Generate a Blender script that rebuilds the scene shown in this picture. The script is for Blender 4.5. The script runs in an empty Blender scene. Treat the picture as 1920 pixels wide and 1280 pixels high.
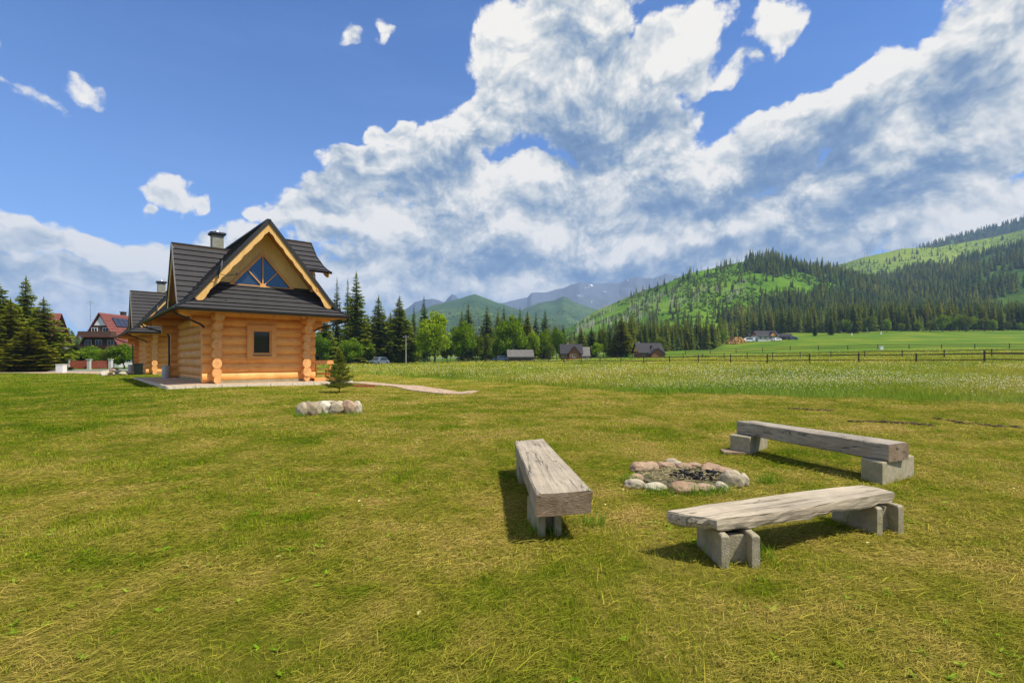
import bpy, math, random
import numpy as np
from mathutils import Vector, Matrix
R = math.radians
random.seed(7); rng = np.random.default_rng(11)
scene = bpy.context.scene
COL = scene.collection

# ------------------------------------------------------------------ camera
H, HZ, F = 1.45, 674.0, 960.0          # eye height, horizon row, focal length in photo pixels
cam = bpy.data.cameras.new('camera'); cam.lens = 18; cam.sensor_width = 36
cam.shift_y = (HZ-640)/1920; cam.clip_start = .05; cam.clip_end = 20000
camo = bpy.data.objects.new('camera', cam); COL.objects.link(camo)
camo.location = (0, 0, H); camo.rotation_euler = (R(90), 0, 0); scene.camera = camo
scene.view_settings.view_transform = 'Standard'; scene.view_settings.look = 'None'
scene.view_settings.exposure = 0.5; scene.view_settings.gamma = 1
scene.cycles.max_bounces = 6; scene.cycles.volume_bounces = 0
scene.cycles.transparent_max_bounces = 4

# ------------------------------------------------------------------ sun and sky
SUN_EL = R(58.5); SUN_AZ = math.atan2(.91, -.41)       # azimuth measured from +Y towards +X
sd = bpy.data.lights.new('sun', 'SUN'); sd.energy = 4.6; sd.angle = R(.6); sd.color = (1, .93, .80)
so = bpy.data.objects.new('sun', sd); COL.objects.link(so)
sdir = Vector((math.sin(SUN_AZ)*math.cos(SUN_EL), math.cos(SUN_AZ)*math.cos(SUN_EL), math.sin(SUN_EL)))
so.rotation_euler = sdir.to_track_quat('Z', 'Y').to_euler(); so.location = (0, 0, 50)

world = bpy.data.worlds.new('World'); scene.world = world; world.use_nodes = True

class NT:
    """small helper to write node trees"""
    def __init__(s, tree): s.t = tree; s.n = tree.nodes; s.l = tree.links
    def new(s, typ, **kw):
        n = s.n.new(typ)
        for k, v in kw.items(): setattr(n, k, v)
        return n
    def put(s, sock, v):
        if isinstance(v, bpy.types.NodeSocket): s.l.new(v, sock)
        elif v is not None: sock.default_value = v
    def math(s, op, a, b=None, c=None, clamp=False):
        n = s.new('ShaderNodeMath', operation=op); n.use_clamp = clamp
        s.put(n.inputs[0], a); s.put(n.inputs[1], b)
        if c is not None: s.put(n.inputs[2], c)
        return n.outputs[0]
    def vmath(s, op, a, b=None):
        n = s.new('ShaderNodeVectorMath', operation=op); s.put(n.inputs[0], a)
        if b is not None: s.put(n.inputs[1], b)
        return n.outputs['Value'] if op in ('LENGTH', 'DOT_PRODUCT') else n.outputs[0]
    def scale(s, a, k):
        n = s.new('ShaderNodeVectorMath', operation='SCALE'); s.put(n.inputs[0], a); s.put(n.inputs['Scale'], k)
        return n.outputs[0]
    def noise(s, vec, sc, detail=4, rough=.55, dist=0, color=False):
        n = s.new('ShaderNodeTexNoise'); s.put(n.inputs['Vector'], vec)
        n.inputs['Scale'].default_value = sc; n.inputs['Detail'].default_value = detail
        n.inputs['Roughness'].default_value = rough; n.inputs['Distortion'].default_value = dist
        return n.outputs['Color' if color else 'Fac']
    def vor(s, vec, sc, out='Distance', feature='F1'):
        n = s.new('ShaderNodeTexVoronoi', feature=feature); s.put(n.inputs['Vector'], vec)
        n.inputs['Scale'].default_value = sc; return n.outputs[out]
    def ramp(s, fac, stops):
        n = s.new('ShaderNodeValToRGB'); s.put(n.inputs[0], fac); e = n.color_ramp.elements
        while len(e) < len(stops): e.new(.5)
        for i, (p, c) in enumerate(stops):
            e[i].position = p; e[i].color = (*c, 1) if len(c) == 3 else c
        return n.outputs[0]
    def rng(s, v, a, b, c=0., d=1., smooth=False):
        n = s.new('ShaderNodeMapRange'); n.clamp = True
        if smooth: n.interpolation_type = 'SMOOTHSTEP'
        s.put(n.inputs[0], v)
        for i, q in enumerate((a, b, c, d)): s.put(n.inputs[1+i], q)
        return n.outputs[0]
    def mix(s, fac, a, b, mode='MIX'):
        n = s.new('ShaderNodeMix', data_type='RGBA', blend_type=mode)
        s.put(n.inputs[0], fac)
        for i, q in ((6, a), (7, b)):
            if isinstance(q, (tuple, list)): q = (*q, 1) if len(q) == 3 else q
            s.put(n.inputs[i], q)
        return n.outputs[2]
    def mapping(s, vec, sc=(1, 1, 1), rot=(0, 0, 0), loc=(0, 0, 0)):
        n = s.new('ShaderNodeMapping'); s.put(n.inputs[0], vec)
        n.inputs['Scale'].default_value = sc; n.inputs['Rotation'].default_value = rot; n.inputs['Location'].default_value = loc
        return n.outputs[0]
    def obj(s): return s.new('ShaderNodeTexCoord').outputs['Object']
    def bump(s, h, strength=.5, dist=.02, nrm=None):
        n = s.new('ShaderNodeBump'); s.put(n.inputs['Height'], h)
        n.inputs['Strength'].default_value = strength; n.inputs['Distance'].default_value = dist
        if nrm is not None: s.put(n.inputs['Normal'], nrm)
        return n.outputs[0]

# clouds: a field over azimuth / elevation of the sky (the same from everywhere)
def azel(px, py):
    x = (px-960)/F; t = math.hypot(x, 1); return math.atan2(x, 1), math.atan2((HZ-py)/F, t)
# px, py, half width, half height, tilt (deg, counter-clockwise), strength
BLOBS = [
 (1060,40,120,110,0,1.1),(985,110,75,85,0,1.),(1090,190,150,100,0,1.2),(1240,120,110,80,25,1.15),(915,215,70,60,30,.95),
 (800,290,175,48,24,1.05),(690,300,70,32,0,.75),(1230,270,95,70,0,1.1),(850,370,150,60,0,1.05),(1170,350,230,70,0,1.25),
 (1390,350,190,75,20,1.2),(1500,250,110,70,30,1.2),(1640,180,130,75,30,1.25),(1850,90,150,140,30,1.3),(1780,260,240,110,25,1.25),
 (1580,380,280,75,12,1.2),(1850,390,180,50,15,.9),(980,440,330,60,0,1.2),(1250,460,320,55,0,1.1),(660,430,130,42,0,1.0),
 (960,525,440,56,0,1.05),(1330,520,260,50,0,1.0),(1560,440,330,50,8,1.1),(1850,420,200,60,15,1.1),(1000,330,110,40,0,1.0),(1590,478,90,18,12,.85),(652,356,42,26,0,.85),(733,242,30,22,0,.85),(635,45,26,26,-40,.62),(702,68,26,18,-30,.5),
 (60,160,66,20,-20,.66),(163,188,34,22,-35,.66),(5,90,20,22,0,.66),(310,368,50,22,10,.66),(358,376,22,18,0,.66),(272,398,14,12,0,.6),
 (25,425,60,34,0,.85),(100,455,60,26,0,.72),(250,470,120,34,0,.8),(400,480,110,40,0,.85),(60,520,170,40,0,.78),(240,540,150,34,0,.75),(120,590,420,26,0,.8),(420,520,160,40,0,.9),
 (1435,45,48,38,30,.62),(1378,118,34,18,40,.58),(480,420,24,16,20,.62),(1010,590,420,50,0,.95),(620,560,300,44,0,.9),
]
# darker undersides
DARK = [(1120,250,150,75,0,.8),(1010,170,50,60,0,.35),(1600,275,190,60,22,1.),(1760,190,150,80,30,.8),(1420,400,300,42,4,.8),(1720,350,200,34,12,.7),(1010,485,150,34,0,.6),
 (810,345,80,42,20,.55),(1250,500,280,28,0,.75),(930,505,110,20,0,.6),(130,515,180,20,0,.5),(620,500,90,22,0,.35),(1180,120,70,60,0,.45)]
LIGHT = [(1250,120,95,60,20,.6),(1000,60,50,60,0,.3),(1500,195,90,30,30,.6),(1650,130,90,30,30,.6),(720,300,110,26,15,.5),(960,330,90,40,0,.5),(1330,330,70,60,0,.5),(1230,320,80,34,0,.5),(1860,330,90,50,30,.5),(1590,370,80,26,20,.45),(1580,478,110,16,12,.5),(960,430,120,26,0,.4),(680,430,90,26,0,.35),(450,470,150,26,0,.3)]
def blob_group(name, lst, soft):
    g = bpy.data.node_groups.new(name, 'ShaderNodeTree')
    g.interface.new_socket('P', in_out='INPUT', socket_type='NodeSocketVector')
    g.interface.new_socket('B', in_out='OUTPUT', socket_type='NodeSocketFloat')
    k = NT(g); gi = k.new('NodeGroupInput'); go = k.new('NodeGroupOutput'); q = gi.outputs[0]; cur = None
    for rot in (0, 22, -38):
        sel = [b_ for b_ in lst if min((0, 22, -38), key=lambda t: abs(t-b_[4])) == rot]
        if not sel: continue
        th = R(rot); ct, sn = math.cos(th), math.sin(th)
        qq = k.mapping(q, rot=(0, 0, -th)) if rot else q
        for (px, py, hw, hh, tilt, st) in sel:
            a, e = azel(px, py); a1, _ = azel(px+hw, py); a0, _ = azel(px-hw, py); _, e1 = azel(px, py-hh); _, e0 = azel(px, py+hh)
            sa, se = max((a1-a0)/2, .01), max((e1-e0)/2, .01); a, e = a*ct+e*sn, -a*sn+e*ct
            n = k.new('ShaderNodeVectorMath', operation='MULTIPLY_ADD'); k.put(n.inputs[0], qq)
            n.inputs[1].default_value = (1/sa, 1/se, 0); n.inputs[2].default_value = (-a/sa, -e/se, 0)
            l = k.vmath('DOT_PRODUCT', n.outputs[0], n.outputs[0])
            if soft:
                v = k.math('MULTIPLY_ADD', l, -st*.5, st); cur = v if cur is None else k.math('MAXIMUM', cur, v)
            else:
                v = k.math('MULTIPLY_ADD', l, -.55*st, .45+.55*st-(.25 if st < .7 else -.04)); cur = v if cur is None else k.math('SMOOTH_MAX', cur, v, .10)
    if soft: cur = k.rng(cur, 0, 1, 0, 1, True)
    k.l.new(cur, go.inputs[0]); return g
def n2d(k, vec, sc, detail, rough, dist=0, color=False, loc=None):
    n = k.new('ShaderNodeTexNoise', noise_dimensions='2D'); k.put(n.inputs['Vector'], vec if loc is None else k.vmath('ADD', vec, loc))
    n.inputs['Scale'].default_value = sc; n.inputs['Detail'].default_value = detail; n.inputs['Roughness'].default_value = rough; n.inputs['Distortion'].default_value = dist
    return n.outputs['Color' if color else 'Fac']
def build_world():
    k = NT(world.node_tree); world.node_tree.nodes.clear()
    out = k.new('ShaderNodeOutputWorld'); bg = k.new('ShaderNodeBackground'); k.l.new(bg.outputs[0], out.inputs[0])
    sky = k.new('ShaderNodeTexSky', sky_type='NISHITA'); sky.sun_disc = False
    sky.sun_elevation = SUN_EL; sky.sun_rotation = SUN_AZ; sky.altitude = 900; sky.air_density = 1.0; sky.dust_density = .6; sky.ozone_density = 3.5
    d = k.vmath('NORMALIZE', k.new('ShaderNodeTexCoord').outputs['Generated'])
    sp = k.new('ShaderNodeSeparateXYZ'); k.l.new(d, sp.inputs[0])
    az = k.math('ARCTAN2', sp.outputs[0], sp.outputs[1]); el = k.math('ARCSINE', sp.outputs[2])
    cb = k.new('ShaderNodeCombineXYZ'); k.l.new(az, cb.inputs[0]); k.l.new(el, cb.inputs[1]); P = cb.outputs[0]
    w = k.vmath('SUBTRACT', n2d(k, P, 4.5, 4, .55, color=True), (.5, .5, .5))
    Q = k.vmath('ADD', P, k.scale(w, .17)); Q2 = k.vmath('ADD', P, k.scale(w, .10))
    def grp(G, v):
        n = k.new('ShaderNodeGroup'); n.node_tree = G; k.put(n.inputs[0], v); return n.outputs[0]
    GB = blob_group('cloud_masses', BLOBS, False)
    B0 = grp(GB, Q); B1 = grp(GB, k.vmath('ADD', Q, (.012, .05, 0)))
    off_ = k.math('MULTIPLY', k.rng(k.math('ABSOLUTE', az), .84, 1.05), k.math('MULTIPLY_ADD', n2d(k, k.mapping(P, (1, 1.8, 1)), 1.7, 3, .5, 0, loc=(7.7, 2.2, 0)), 7., -.3))   # other cumulus round the rest of the sky
    B0 = k.math('MAXIMUM', B0, k.math('SUBTRACT', k.math('MINIMUM', off_, 4.1), 3.))
    S = k.mapping(P, (1, 1.2, 1))
    f0 = n2d(k, S, 7.5, 9, .68, .1); f1 = n2d(k, S, 7.5, 5, .62, .1, loc=(.010, .024, 0))
    def puffs(loc):
        v = k.new('ShaderNodeTexVoronoi', feature='SMOOTH_F1', voronoi_dimensions='2D'); k.put(v.inputs['Vector'], k.vmath('ADD', k.mapping(Q2, (1, 1.3, 1)), loc)); v.inputs['Scale'].default_value = 9
        v.inputs['Smoothness'].default_value = .5; v.inputs['Detail'].default_value = 3.; v.inputs['Roughness'].default_value = .62; v.inputs['Lacunarity'].default_value = 2.3; v.normalize = True
        return k.math('SUBTRACT', .42, v.outputs['Distance'])
    puff = puffs((0, 0, 0)); puff1 = puffs((.008, .022, 0))
    D = k.math('MULTIPLY_ADD', k.math('SUBTRACT', f0, .5), 1.6, B0); D = k.math('MULTIPLY_ADD', puff, 1.35, D); D = k.math('ADD', D, k.rng(el, .20, .04, 0, .25))
    cover = k.rng(D, .30, .66, 0, 1, True)
    top = k.math('MULTIPLY', k.math('SUBTRACT', B0, B1), .75); top = k.math('MINIMUM', top, .26); top = k.math('MAXIMUM', top, -.16)
    shade = k.math('MULTIPLY_ADD', k.math('SUBTRACT', f0, f1), 1.0, top)
    shade = k.math('MULTIPLY_ADD', k.math('SUBTRACT', puff, puff1), 1.2, shade)
    shade = k.math('MULTIPLY_ADD', puff, .8, shade)
    shade = k.math('ADD', shade, k.rng(D, .40, 1.2, .26, 0))
    shade = k.math('SUBTRACT', shade, k.math('MULTIPLY', grp(blob_group('cloud_undersides', DARK, True), Q2), .34))
    shade = k.math('ADD', shade, k.math('MULTIPLY', grp(blob_group('cloud_sunny_tops', LIGHT, True), Q2), .30))
    shade = k.math('MULTIPLY_ADD', k.math('SUBTRACT', n2d(k, S, 5.0, 5, .62, .3, loc=(3.1, 1.7, 0)), .5), .9, shade)
    shade = k.math('ADD', shade, k.rng(el, .30, .10, .45, .58))
    ccol = k.ramp(shade, [(0, (.13, .225, .41)), (.25, (.215, .315, .48)), (.48, (.41, .485, .57)), (.70, (.67, .70, .71)), (.95, (.98, .94, .87))])
    ccol = k.mix(1, ccol, (CLOUD, CLOUD, CLOUD), 'MULTIPLY')
    skyc = k.mix(1, sky.outputs[0], SKYTINT, 'MULTIPLY')
    thin = k.rng(n2d(k, k.mapping(P, (1, 5, 1)), 2.2, 5, .6), .48, .8, 0, .08)
    thin = k.math('ADD', thin, k.rng(el, .5, 0, 0, .22))
    skyc = k.mix(thin, skyc, (CLOUD*.4, CLOUD*.55, CLOUD*.8))
    c = k.mix(cover, skyc, ccol)
    k.l.new(c, bg.inputs[0]); bg.inputs[1].default_value = SKYSTR
SKYSTR = .1; CLOUD = 7.4; SKYTINT = (.62, .93, 1.34)
build_world()
try: world.cycles.sampling_method = 'MANUAL'; world.cycles.sample_map_resolution = 512
except Exception: pass

# ------------------------------------------------------------------ helpers
def link(o, parent=None):
    COL.objects.link(o)
    if parent: o.parent = parent
    return o
def tag(o, label=None, cat=None, group=None, kind=None):
    for k_, v_ in (('label', label), ('category', cat), ('group', group), ('kind', kind)):
        if v_: o[k_] = v_
    return o
def empty(name, loc=(0, 0, 0), rz=0, label=None, cat=None, group=None):
    o = bpy.data.objects.new(name, None); o.empty_display_size = .3
    o.location = loc; o.rotation_euler = (0, 0, rz); COL.objects.link(o)
    return tag(o, label, cat, group)
def kids(o): return [c for c in CH.get(o.name, [])]
CH = {}
def copy_tree(root, loc, rz=0, sc=None, label=None, group=None):
    def rec(o, par):
        c = o.copy(); COL.objects.link(c); c.parent = par
        for ch in CH.get(o.name, []): rec(ch, c)
        return c
    r = rec(root, None); r.location = loc; r.rotation_euler = (0, 0, rz)
    if sc is not None: r.scale = sc if hasattr(sc, '__len__') else (sc, sc, sc)
    if label: r['label'] = label
    if group: r['group'] = group
    return r
class MB:
    def __init__(s): s.v = []; s.f = []; s.m = []; s.sm = []
    def face(s, pts, m=0, smooth=False):
        b = len(s.v); s.v += [tuple(p) for p in pts]; s.f.append(tuple(range(b, b+len(pts)))); s.m.append(m); s.sm.append(smooth)
    def grid(s, rows, m=0, smooth=True, closed=False):
        b = len(s.v); n = len(rows[0])
        for r in rows: s.v += [tuple(p) for p in r]
        for i in range(len(rows)-1):
            for j in range(n if closed else n-1):
                j2 = (j+1) % n
                s.f.append((b+i*n+j, b+i*n+j2, b+(i+1)*n+j2, b+(i+1)*n+j)); s.m.append(m); s.sm.append(smooth)
    def box(s, c, d, m=0, mat=None, taper=1.):
        M = mat or Matrix.Identity(3); c = Vector(c); x, y, z = (q/2 for q in d)
        P = [c+M@Vector((sx*x*(taper if sz > 0 else 1), sy*y*(taper if sz > 0 else 1), sz*z)) for sz in (-1, 1) for sy in (-1, 1) for sx in (-1, 1)]
        b = len(s.v); s.v += [tuple(p) for p in P]
        for f in ((0, 2, 3, 1), (4, 5, 7, 6), (0, 1, 5, 4), (2, 6, 7, 3), (0, 4, 6, 2), (1, 3, 7, 5)):
            s.f.append(tuple(b+i for i in f)); s.m.append(m); s.sm.append(False)
    def bar(s, a, b_, w, h, m=0, up=(0, 0, 1)):
        a = Vector(a); b_ = Vector(b_); z = (b_-a); L = z.length; z.normalize()
        x = z.cross(Vector(up));
        if x.length < 1e-4: x = Vector((1, 0, 0))
        x.normalize(); y = x.cross(z)
        M = Matrix((x, z, y)).transposed(); s.box((a+b_)/2, (w, L, h), m, M)
    def tube(s, pts, rad, n=12, m=0, cap=True, capm=None, smooth=True, jit=0, ell=1.):
        pts = [Vector(p) for p in pts]; rad = rad if hasattr(rad, '__len__') else [rad]*len(pts); rows = []
        prev = None
        for i, p in enumerate(pts):
            t = (pts[min(i+1, len(pts)-1)]-pts[max(i-1, 0)]).normalized()
            if prev is None:
                x = t.cross(Vector((0, 0, 1)))
                if x.length < .05: x = t.cross(Vector((0, 1, 0)))
            else: x = prev - t*prev.dot(t)
            x.normalize(); prev = x; y = t.cross(x)
            rows.append([p+(x*math.cos(a)*ell+y*math.sin(a))*rad[i]*(1+(random.uniform(-jit, jit) if jit else 0)) for a in (2*math.pi*j/n for j in range(n))])
        s.grid(rows, m, smooth, True)
        if cap:
            cm = m if capm is None else capm
            s.face(rows[0][::-1], cm); s.face(rows[-1], cm)
    def build(s, name, mats, parent=None, loc=None):
        me = bpy.data.meshes.new(name); me.from_pydata(s.v, [], s.f); me.update()
        mats = mats if isinstance(mats, (list, tuple)) else [mats]
        for q in mats: me.materials.append(q)
        me.polygons.foreach_set('material_index', s.m); me.polygons.foreach_set('use_smooth', s.sm)
        o = bpy.data.objects.new(name, me); COL.objects.link(o)
        if loc: o.location = loc
        if parent: o.parent = parent; CH.setdefault(parent.name, []).append(o)
        return o
def np_mesh(name, V, Fc, mat, parent=None, smooth=False, color=None, n=3):
    me = bpy.data.meshes.new(name); V = np.asarray(V, np.float32).reshape(-1, 3); Fc = np.asarray(Fc, np.int32).reshape(-1, n)
    me.vertices.add(len(V)); me.vertices.foreach_set('co', V.ravel())
    me.loops.add(Fc.size); me.loops.foreach_set('vertex_index', Fc.ravel())
    me.polygons.add(len(Fc)); me.polygons.foreach_set('loop_start', np.arange(0, Fc.size, n, dtype=np.int32))
    if smooth: me.polygons.foreach_set('use_smooth', np.ones(len(Fc), bool))
    me.update(calc_edges=True)
    if color is not None:
        ca = me.color_attributes.new('tint', 'FLOAT_COLOR', 'POINT')
        c = np.ones((len(V), 4), np.float32); c[:, :color.shape[1]] = color; ca.data.foreach_set('color', c.ravel())
    for q in (mat if isinstance(mat, (list, tuple)) else [mat]): me.materials.append(q)
    o = bpy.data.objects.new(name, me); COL.objects.link(o)
    if parent: o.parent = parent; CH.setdefault(parent.name, []).append(o)
    return o
_tab = rng.random((256, 256))
def vnoise(x, y, sc=1., octaves=4, rough=.5):
    x = np.asarray(x, float)*sc; y = np.asarray(y, float)*sc; t = 0; a = 1; tot = 0
    for o in range(octaves):
        xi = np.floor(x).astype(int); yi = np.floor(y).astype(int); fx = x-xi; fy = y-yi
        fx = fx*fx*(3-2*fx); fy = fy*fy*(3-2*fy)
        g = lambda i, j: _tab[(xi+i) & 255, (yi+j) & 255]
        t = t+a*((g(0, 0)*(1-fx)+g(1, 0)*fx)*(1-fy)+(g(0, 1)*(1-fx)+g(1, 1)*fx)*fy); tot += a
        a *= rough; x = x*2.03+17.3; y = y*2.03+5.7
    return t/tot        # 0..1

# ------------------------------------------------------------------ materials
def mat(name): 
    m = bpy.data.materials.new(name); m.use_nodes = True; k = NT(m.node_tree)
    return m, k, m.node_tree.nodes['Principled BSDF']
def simple(name, col, rough=.7, noise=.25, sc=8, bump=0., metal=0., spec=.3, dist=.01):
    m, k, b = mat(name); o = k.obj()
    n = k.noise(o, sc, 5, .6)
    c = k.mix(k.rng(n, .3, .7), [q*(1-noise) for q in col], [min(1, q*(1+noise)) for q in col])
    k.put(b.inputs['Base Color'], c); b.inputs['Roughness'].default_value = rough; b.inputs['Metallic'].default_value = metal
    b.inputs['Specular IOR Level'].default_value = spec
    if bump: k.put(b.inputs['Normal'], k.bump(n, bump, dist))
    return m
def wood(name, cols, axis=0, ring=1., knots=True, rough=.55, gray=False, sc=1.):
    m, k, b = mat(name); o = k.obj()
    s = [9*sc, 9*sc, 9*sc]; s[axis] = .7*sc
    g = k.noise(k.mapping(o, s), 2.2, 6, .6, .6)
    g2 = k.noise(o, 1.1*sc, 4, .6)
    c = k.ramp(k.math('ADD', k.math('MULTIPLY', g, .6), k.math('MULTIPLY', g2, .4)), [(.32, cols[0]), (.5, cols[1]), (.68, cols[2])])
    if knots:
        s2 = [1.9*sc]*3; s2[axis] = 1.2*sc
        v = k.vor(k.mapping(o, s2), 1.5); kn = k.rng(v, .05, .1, .7, 0)
        c = k.mix(kn, c, [q*.35 for q in cols[0]])
    if name.startswith('log_wood'):
        s4 = [16]*3; s4[axis] = .5; ck = k.rng(k.noise(k.mapping(o, s4), 1.5, 3, .5, .5), .67, .70, 0, .8); c = k.mix(ck, c, [q*.22 for q in cols[0]])
        c = k.mix(k.rng(k.noise(o, 2.6, 5, .7), .52, .75, 0, .5), c, [cols[0][0]*.8, cols[0][1]*.75, cols[0][2]*.7])
    if gray:
        s3 = [14]*3; s3[axis] = .35
        crack = k.rng(k.noise(k.mapping(o, s3), 1.6, 3, .5, .4), .62, .68, 0, .85)
        c = k.mix(crack, c, [q*.25 for q in cols[0]])
        pt = k.rng(k.noise(o, 3.2, 5, .6), .5, .72, 0, .6); c = k.mix(pt, c, (.36, .29, .22))
    k.put(b.inputs['Base Color'], c); b.inputs['Roughness'].default_value = rough; b.inputs['Specular IOR Level'].default_value = .3
    k.put(b.inputs['Normal'], k.bump(g, .35 if not gray else .8, .01))
    return m
LOGC = [(.62, .26, .058), (.80, .385, .105), (.87, .50, .175)]
M = {}
M['log_x'] = wood('log_wood_x', LOGC, 0); M['log_y'] = wood('log_wood_y', LOGC, 1)
M['log_end'] = simple('log_cut_end', (.72, .36, .13), .7, .25, 6, .3)
M['pine'] = wood('pine_board', [(.68, .42, .13), (.82, .57, .21), (.88, .66, .30)], 2, knots=True)
M['trim'] = wood('trim_wood', [(.60, .26, .07), (.70, .33, .10), (.76, .39, .13)], 0, knots=False)
M['soffit'] = wood('soffit_boards', [(.58, .24, .05), (.70, .31, .08), (.76, .37, .11)], 1, knots=False)
M['barge'] = wood('bargeboard_wood', [(.56, .31, .09), (.70, .42, .14), (.78, .50, .19)], 2, knots=True)
M['chink'] = simple('chinking', (.40, .19, .06), .9)
M['dark_metal'] = simple('dark_metal', (.012, .012, .014), .55, .2, 4, spec=.5)
def roof_mat():
    m, k, b = mat('roof_tile'); o = k.obj()
    n = k.noise(o, 60, 3, .7); n2 = k.noise(o, 1.3, 4, .6)
    c = k.ramp(k.math('ADD', k.math('MULTIPLY', n, .5), k.math('MULTIPLY', n2, .5)), [(.3, (.022, .021, .023)), (.7, (.052, .049, .05))])
    k.put(b.inputs['Base Color'], c); b.inputs['Roughness'].default_value = .75; b.inputs['Specular IOR Level'].default_value = .3
    k.put(b.inputs['Normal'], k.bump(n, .5, .004)); return m
M['tile'] = roof_mat()
def glass_mat():
    m, k, b = mat('window_glass'); b.inputs['Base Color'].default_value = (.012, .02, .02, 1); b.inputs['Roughness'].default_value = .03
    b.inputs['Specular IOR Level'].default_value = .45
    k.put(b.inputs['Normal'], k.bump(k.noise(k.obj(), 1.5, 1), .05, .02)); return m
M['glass'] = glass_mat()
def glass2():
    m, k, b = mat('gable_glass'); b.inputs['Base Color'].default_value = (.05, .09, .13, 1); b.inputs['Roughness'].default_value = .04
    b.inputs['Metallic'].default_value = .55; return m
M['glass_sky'] = glass2()
M['curtain'] = simple('curtain', (.03, .055, .035), .9)
M['concrete'] = None
def concrete(name, col, sc=14):
    m, k, b = mat(name); o = k.obj()
    n = k.noise(o, sc, 8, .7); n2 = k.noise(o, 2.5, 4, .6); sp = k.vor(o, 90)
    c = k.mix(k.rng(n, .3, .7), [q*.65 for q in col], [q*1.2 for q in col])
    c = k.mix(k.rng(n2, .42, .62, 0, .65), c, [col[0]*.62, col[1]*.66, col[2]*.42])
    c = k.mix(k.rng(sp, .1, .3, .35, 0), c, [q*.4 for q in col])
    k.put(b.inputs['Base Color'], c); b.inputs['Roughness'].default_value = .95
    k.put(b.inputs['Normal'], k.bump(k.math('ADD', n, k.math('MULTIPLY', sp, .4)), .7, .008)); return m
M['concrete'] = concrete('concrete_block', (.37, .32, .215))
M['chimney'] = concrete('chimney_render', (.30, .29, .25), 6)
M['white'] = simple('white_paint', (.75, .75, .74), .6, .08)
M['steel'] = simple('steel', (.6, .6, .6), .25, .1, metal=1.)
M['plastic_gray'] = simple('gray_plastic', (.42, .45, .48), .5, .1)
M['beam_x'] = wood('weathered_beam', [(.28, .255, .235), (.42, .39, .36), (.54, .51, .48)], 0, knots=False, rough=.85, gray=True, sc=1.6)
def beam_mat(name, d, base):
    # grain runs along direction d (radians)
    m, k, b = mat(name); o = k.mapping(k.obj(), (1, 1, 1), (0, 0, -d)); f = 1.6
    g = k.noise(k.mapping(o, (.7, 14, 14)), 2.2, 7, .65, .5); g2 = k.noise(o, 2.2, 5, .6, .4); fine = k.noise(k.mapping(o, (2, 60, 60)), 2, 3, .6)
    c = k.ramp(k.math('ADD', k.math('MULTIPLY', g, .55), k.math('MULTIPLY', g2, .45)), [(.33, [q*.58 for q in base]), (.5, base), (.66, [min(.8, q*1.35) for q in base])])
    crack = k.math('MULTIPLY', k.rng(k.math('ABSOLUTE', k.math('SUBTRACT', k.noise(k.mapping(o, (.30, 5, 5)), 1.6, 4, .6, .5), .5)), .0, .014, .95, 0), k.rng(k.noise(o, 1.7, 3), .42, .56)); c = k.mix(crack, c, [q*.12 for q in base])
    cr2 = k.rng(k.noise(k.mapping(o, (1.1, 26, 26)), 2., 3, .5, .5), .66, .71, 0, .7); c = k.mix(cr2, c, [q*.3 for q in base])
    st = k.rng(k.noise(o, 5, 5, .65), .52, .72, 0, .55); c = k.mix(st, c, (.30, .22, .15))
    kn = k.rng(k.vor(k.mapping(o, (1.5, 4, 4)), 1.3), .04, .10, .8, 0); c = k.mix(kn, c, (.12, .08, .05))
    k.put(b.inputs['Base Color'], c); b.inputs['Roughness'].default_value = .85; b.inputs['Specular IOR Level'].default_value = .25
    hgt = k.math('SUBTRACT', k.math('ADD', g, k.math('MULTIPLY', fine, .4)), k.math('MULTIPLY', crack, 1.5))
    k.put(b.inputs['Normal'], k.bump(hgt, .8, .008)); return m
M['beam_b1'] = beam_mat('gray_beam_left', math.atan2(2.6, -.15), (.35, .295, .215)); M['beam_b2'] = beam_mat('gray_beam_rear', math.atan2(2.2, -.9), (.33, .285, .22)); M['beam_b3'] = beam_mat('pale_slab', math.atan2(.8, 2.0), (.40, .335, .24))
M['beam_end'] = wood('beam_end_grain', [(.13, .085, .05), (.22, .155, .095), (.34, .25, .165)], 0, knots=False, rough=.9, gray=True, sc=5.)
M['fence_wood'] = simple('fence_wood', (.085, .066, .048), .9, .4, 3)
M['bark'] = simple('bark', (.09, .065, .045), .95, .4, 6, .6)
M['snag'] = simple('dead_bark', (.26, .24, .22), .95, .3, 2)
def rock_mat(name, cols, sc=3.):
    m, k, b = mat(name); o = k.obj(); oi = k.new('ShaderNodeObjectInfo').outputs['Random']
    n = k.noise(o, sc*3, 8, .7); n2 = k.noise(o, sc, 3, .5)
    c = k.ramp(k.math('ADD', k.math('MULTIPLY', n2, .8), k.math('MULTIPLY', oi, .25)), [(.3, cols[0]), (.55, cols[1]), (.75, cols[2])])
    c = k.mix(k.rng(n, .42, .7, 0, .6), c, [q*.4 for q in cols[0]]); c = k.mix(k.rng(k.noise(o, sc*1.3, 5, .7), .5, .66, 0, .5), c, (.16, .15, .07)); n4 = k.noise(o, 40, 5, .7)
    k.put(b.inputs['Base Color'], c); b.inputs['Roughness'].default_value = .9
    k.put(b.inputs['Normal'], k.bump(k.math('ADD', n, k.math('MULTIPLY', n4, .35)), 1., .018)); return m
M['rock'] = rock_mat('boulder_gray', [(.24, .18, .11), (.38, .31, .205), (.52, .445, .32)])
M['rock_pink'] = rock_mat('boulder_pink', [(.26, .155, .095), (.44, .29, .185), (.58, .41, .28)])
M['rock_white'] = rock_mat('boulder_white', [(.40, .33, .22), (.56, .49, .36), (.70, .64, .50)])
M['ash'] = simple('ash_bed', (.10, .085, .045), 1, .7, 14, .8)
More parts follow.
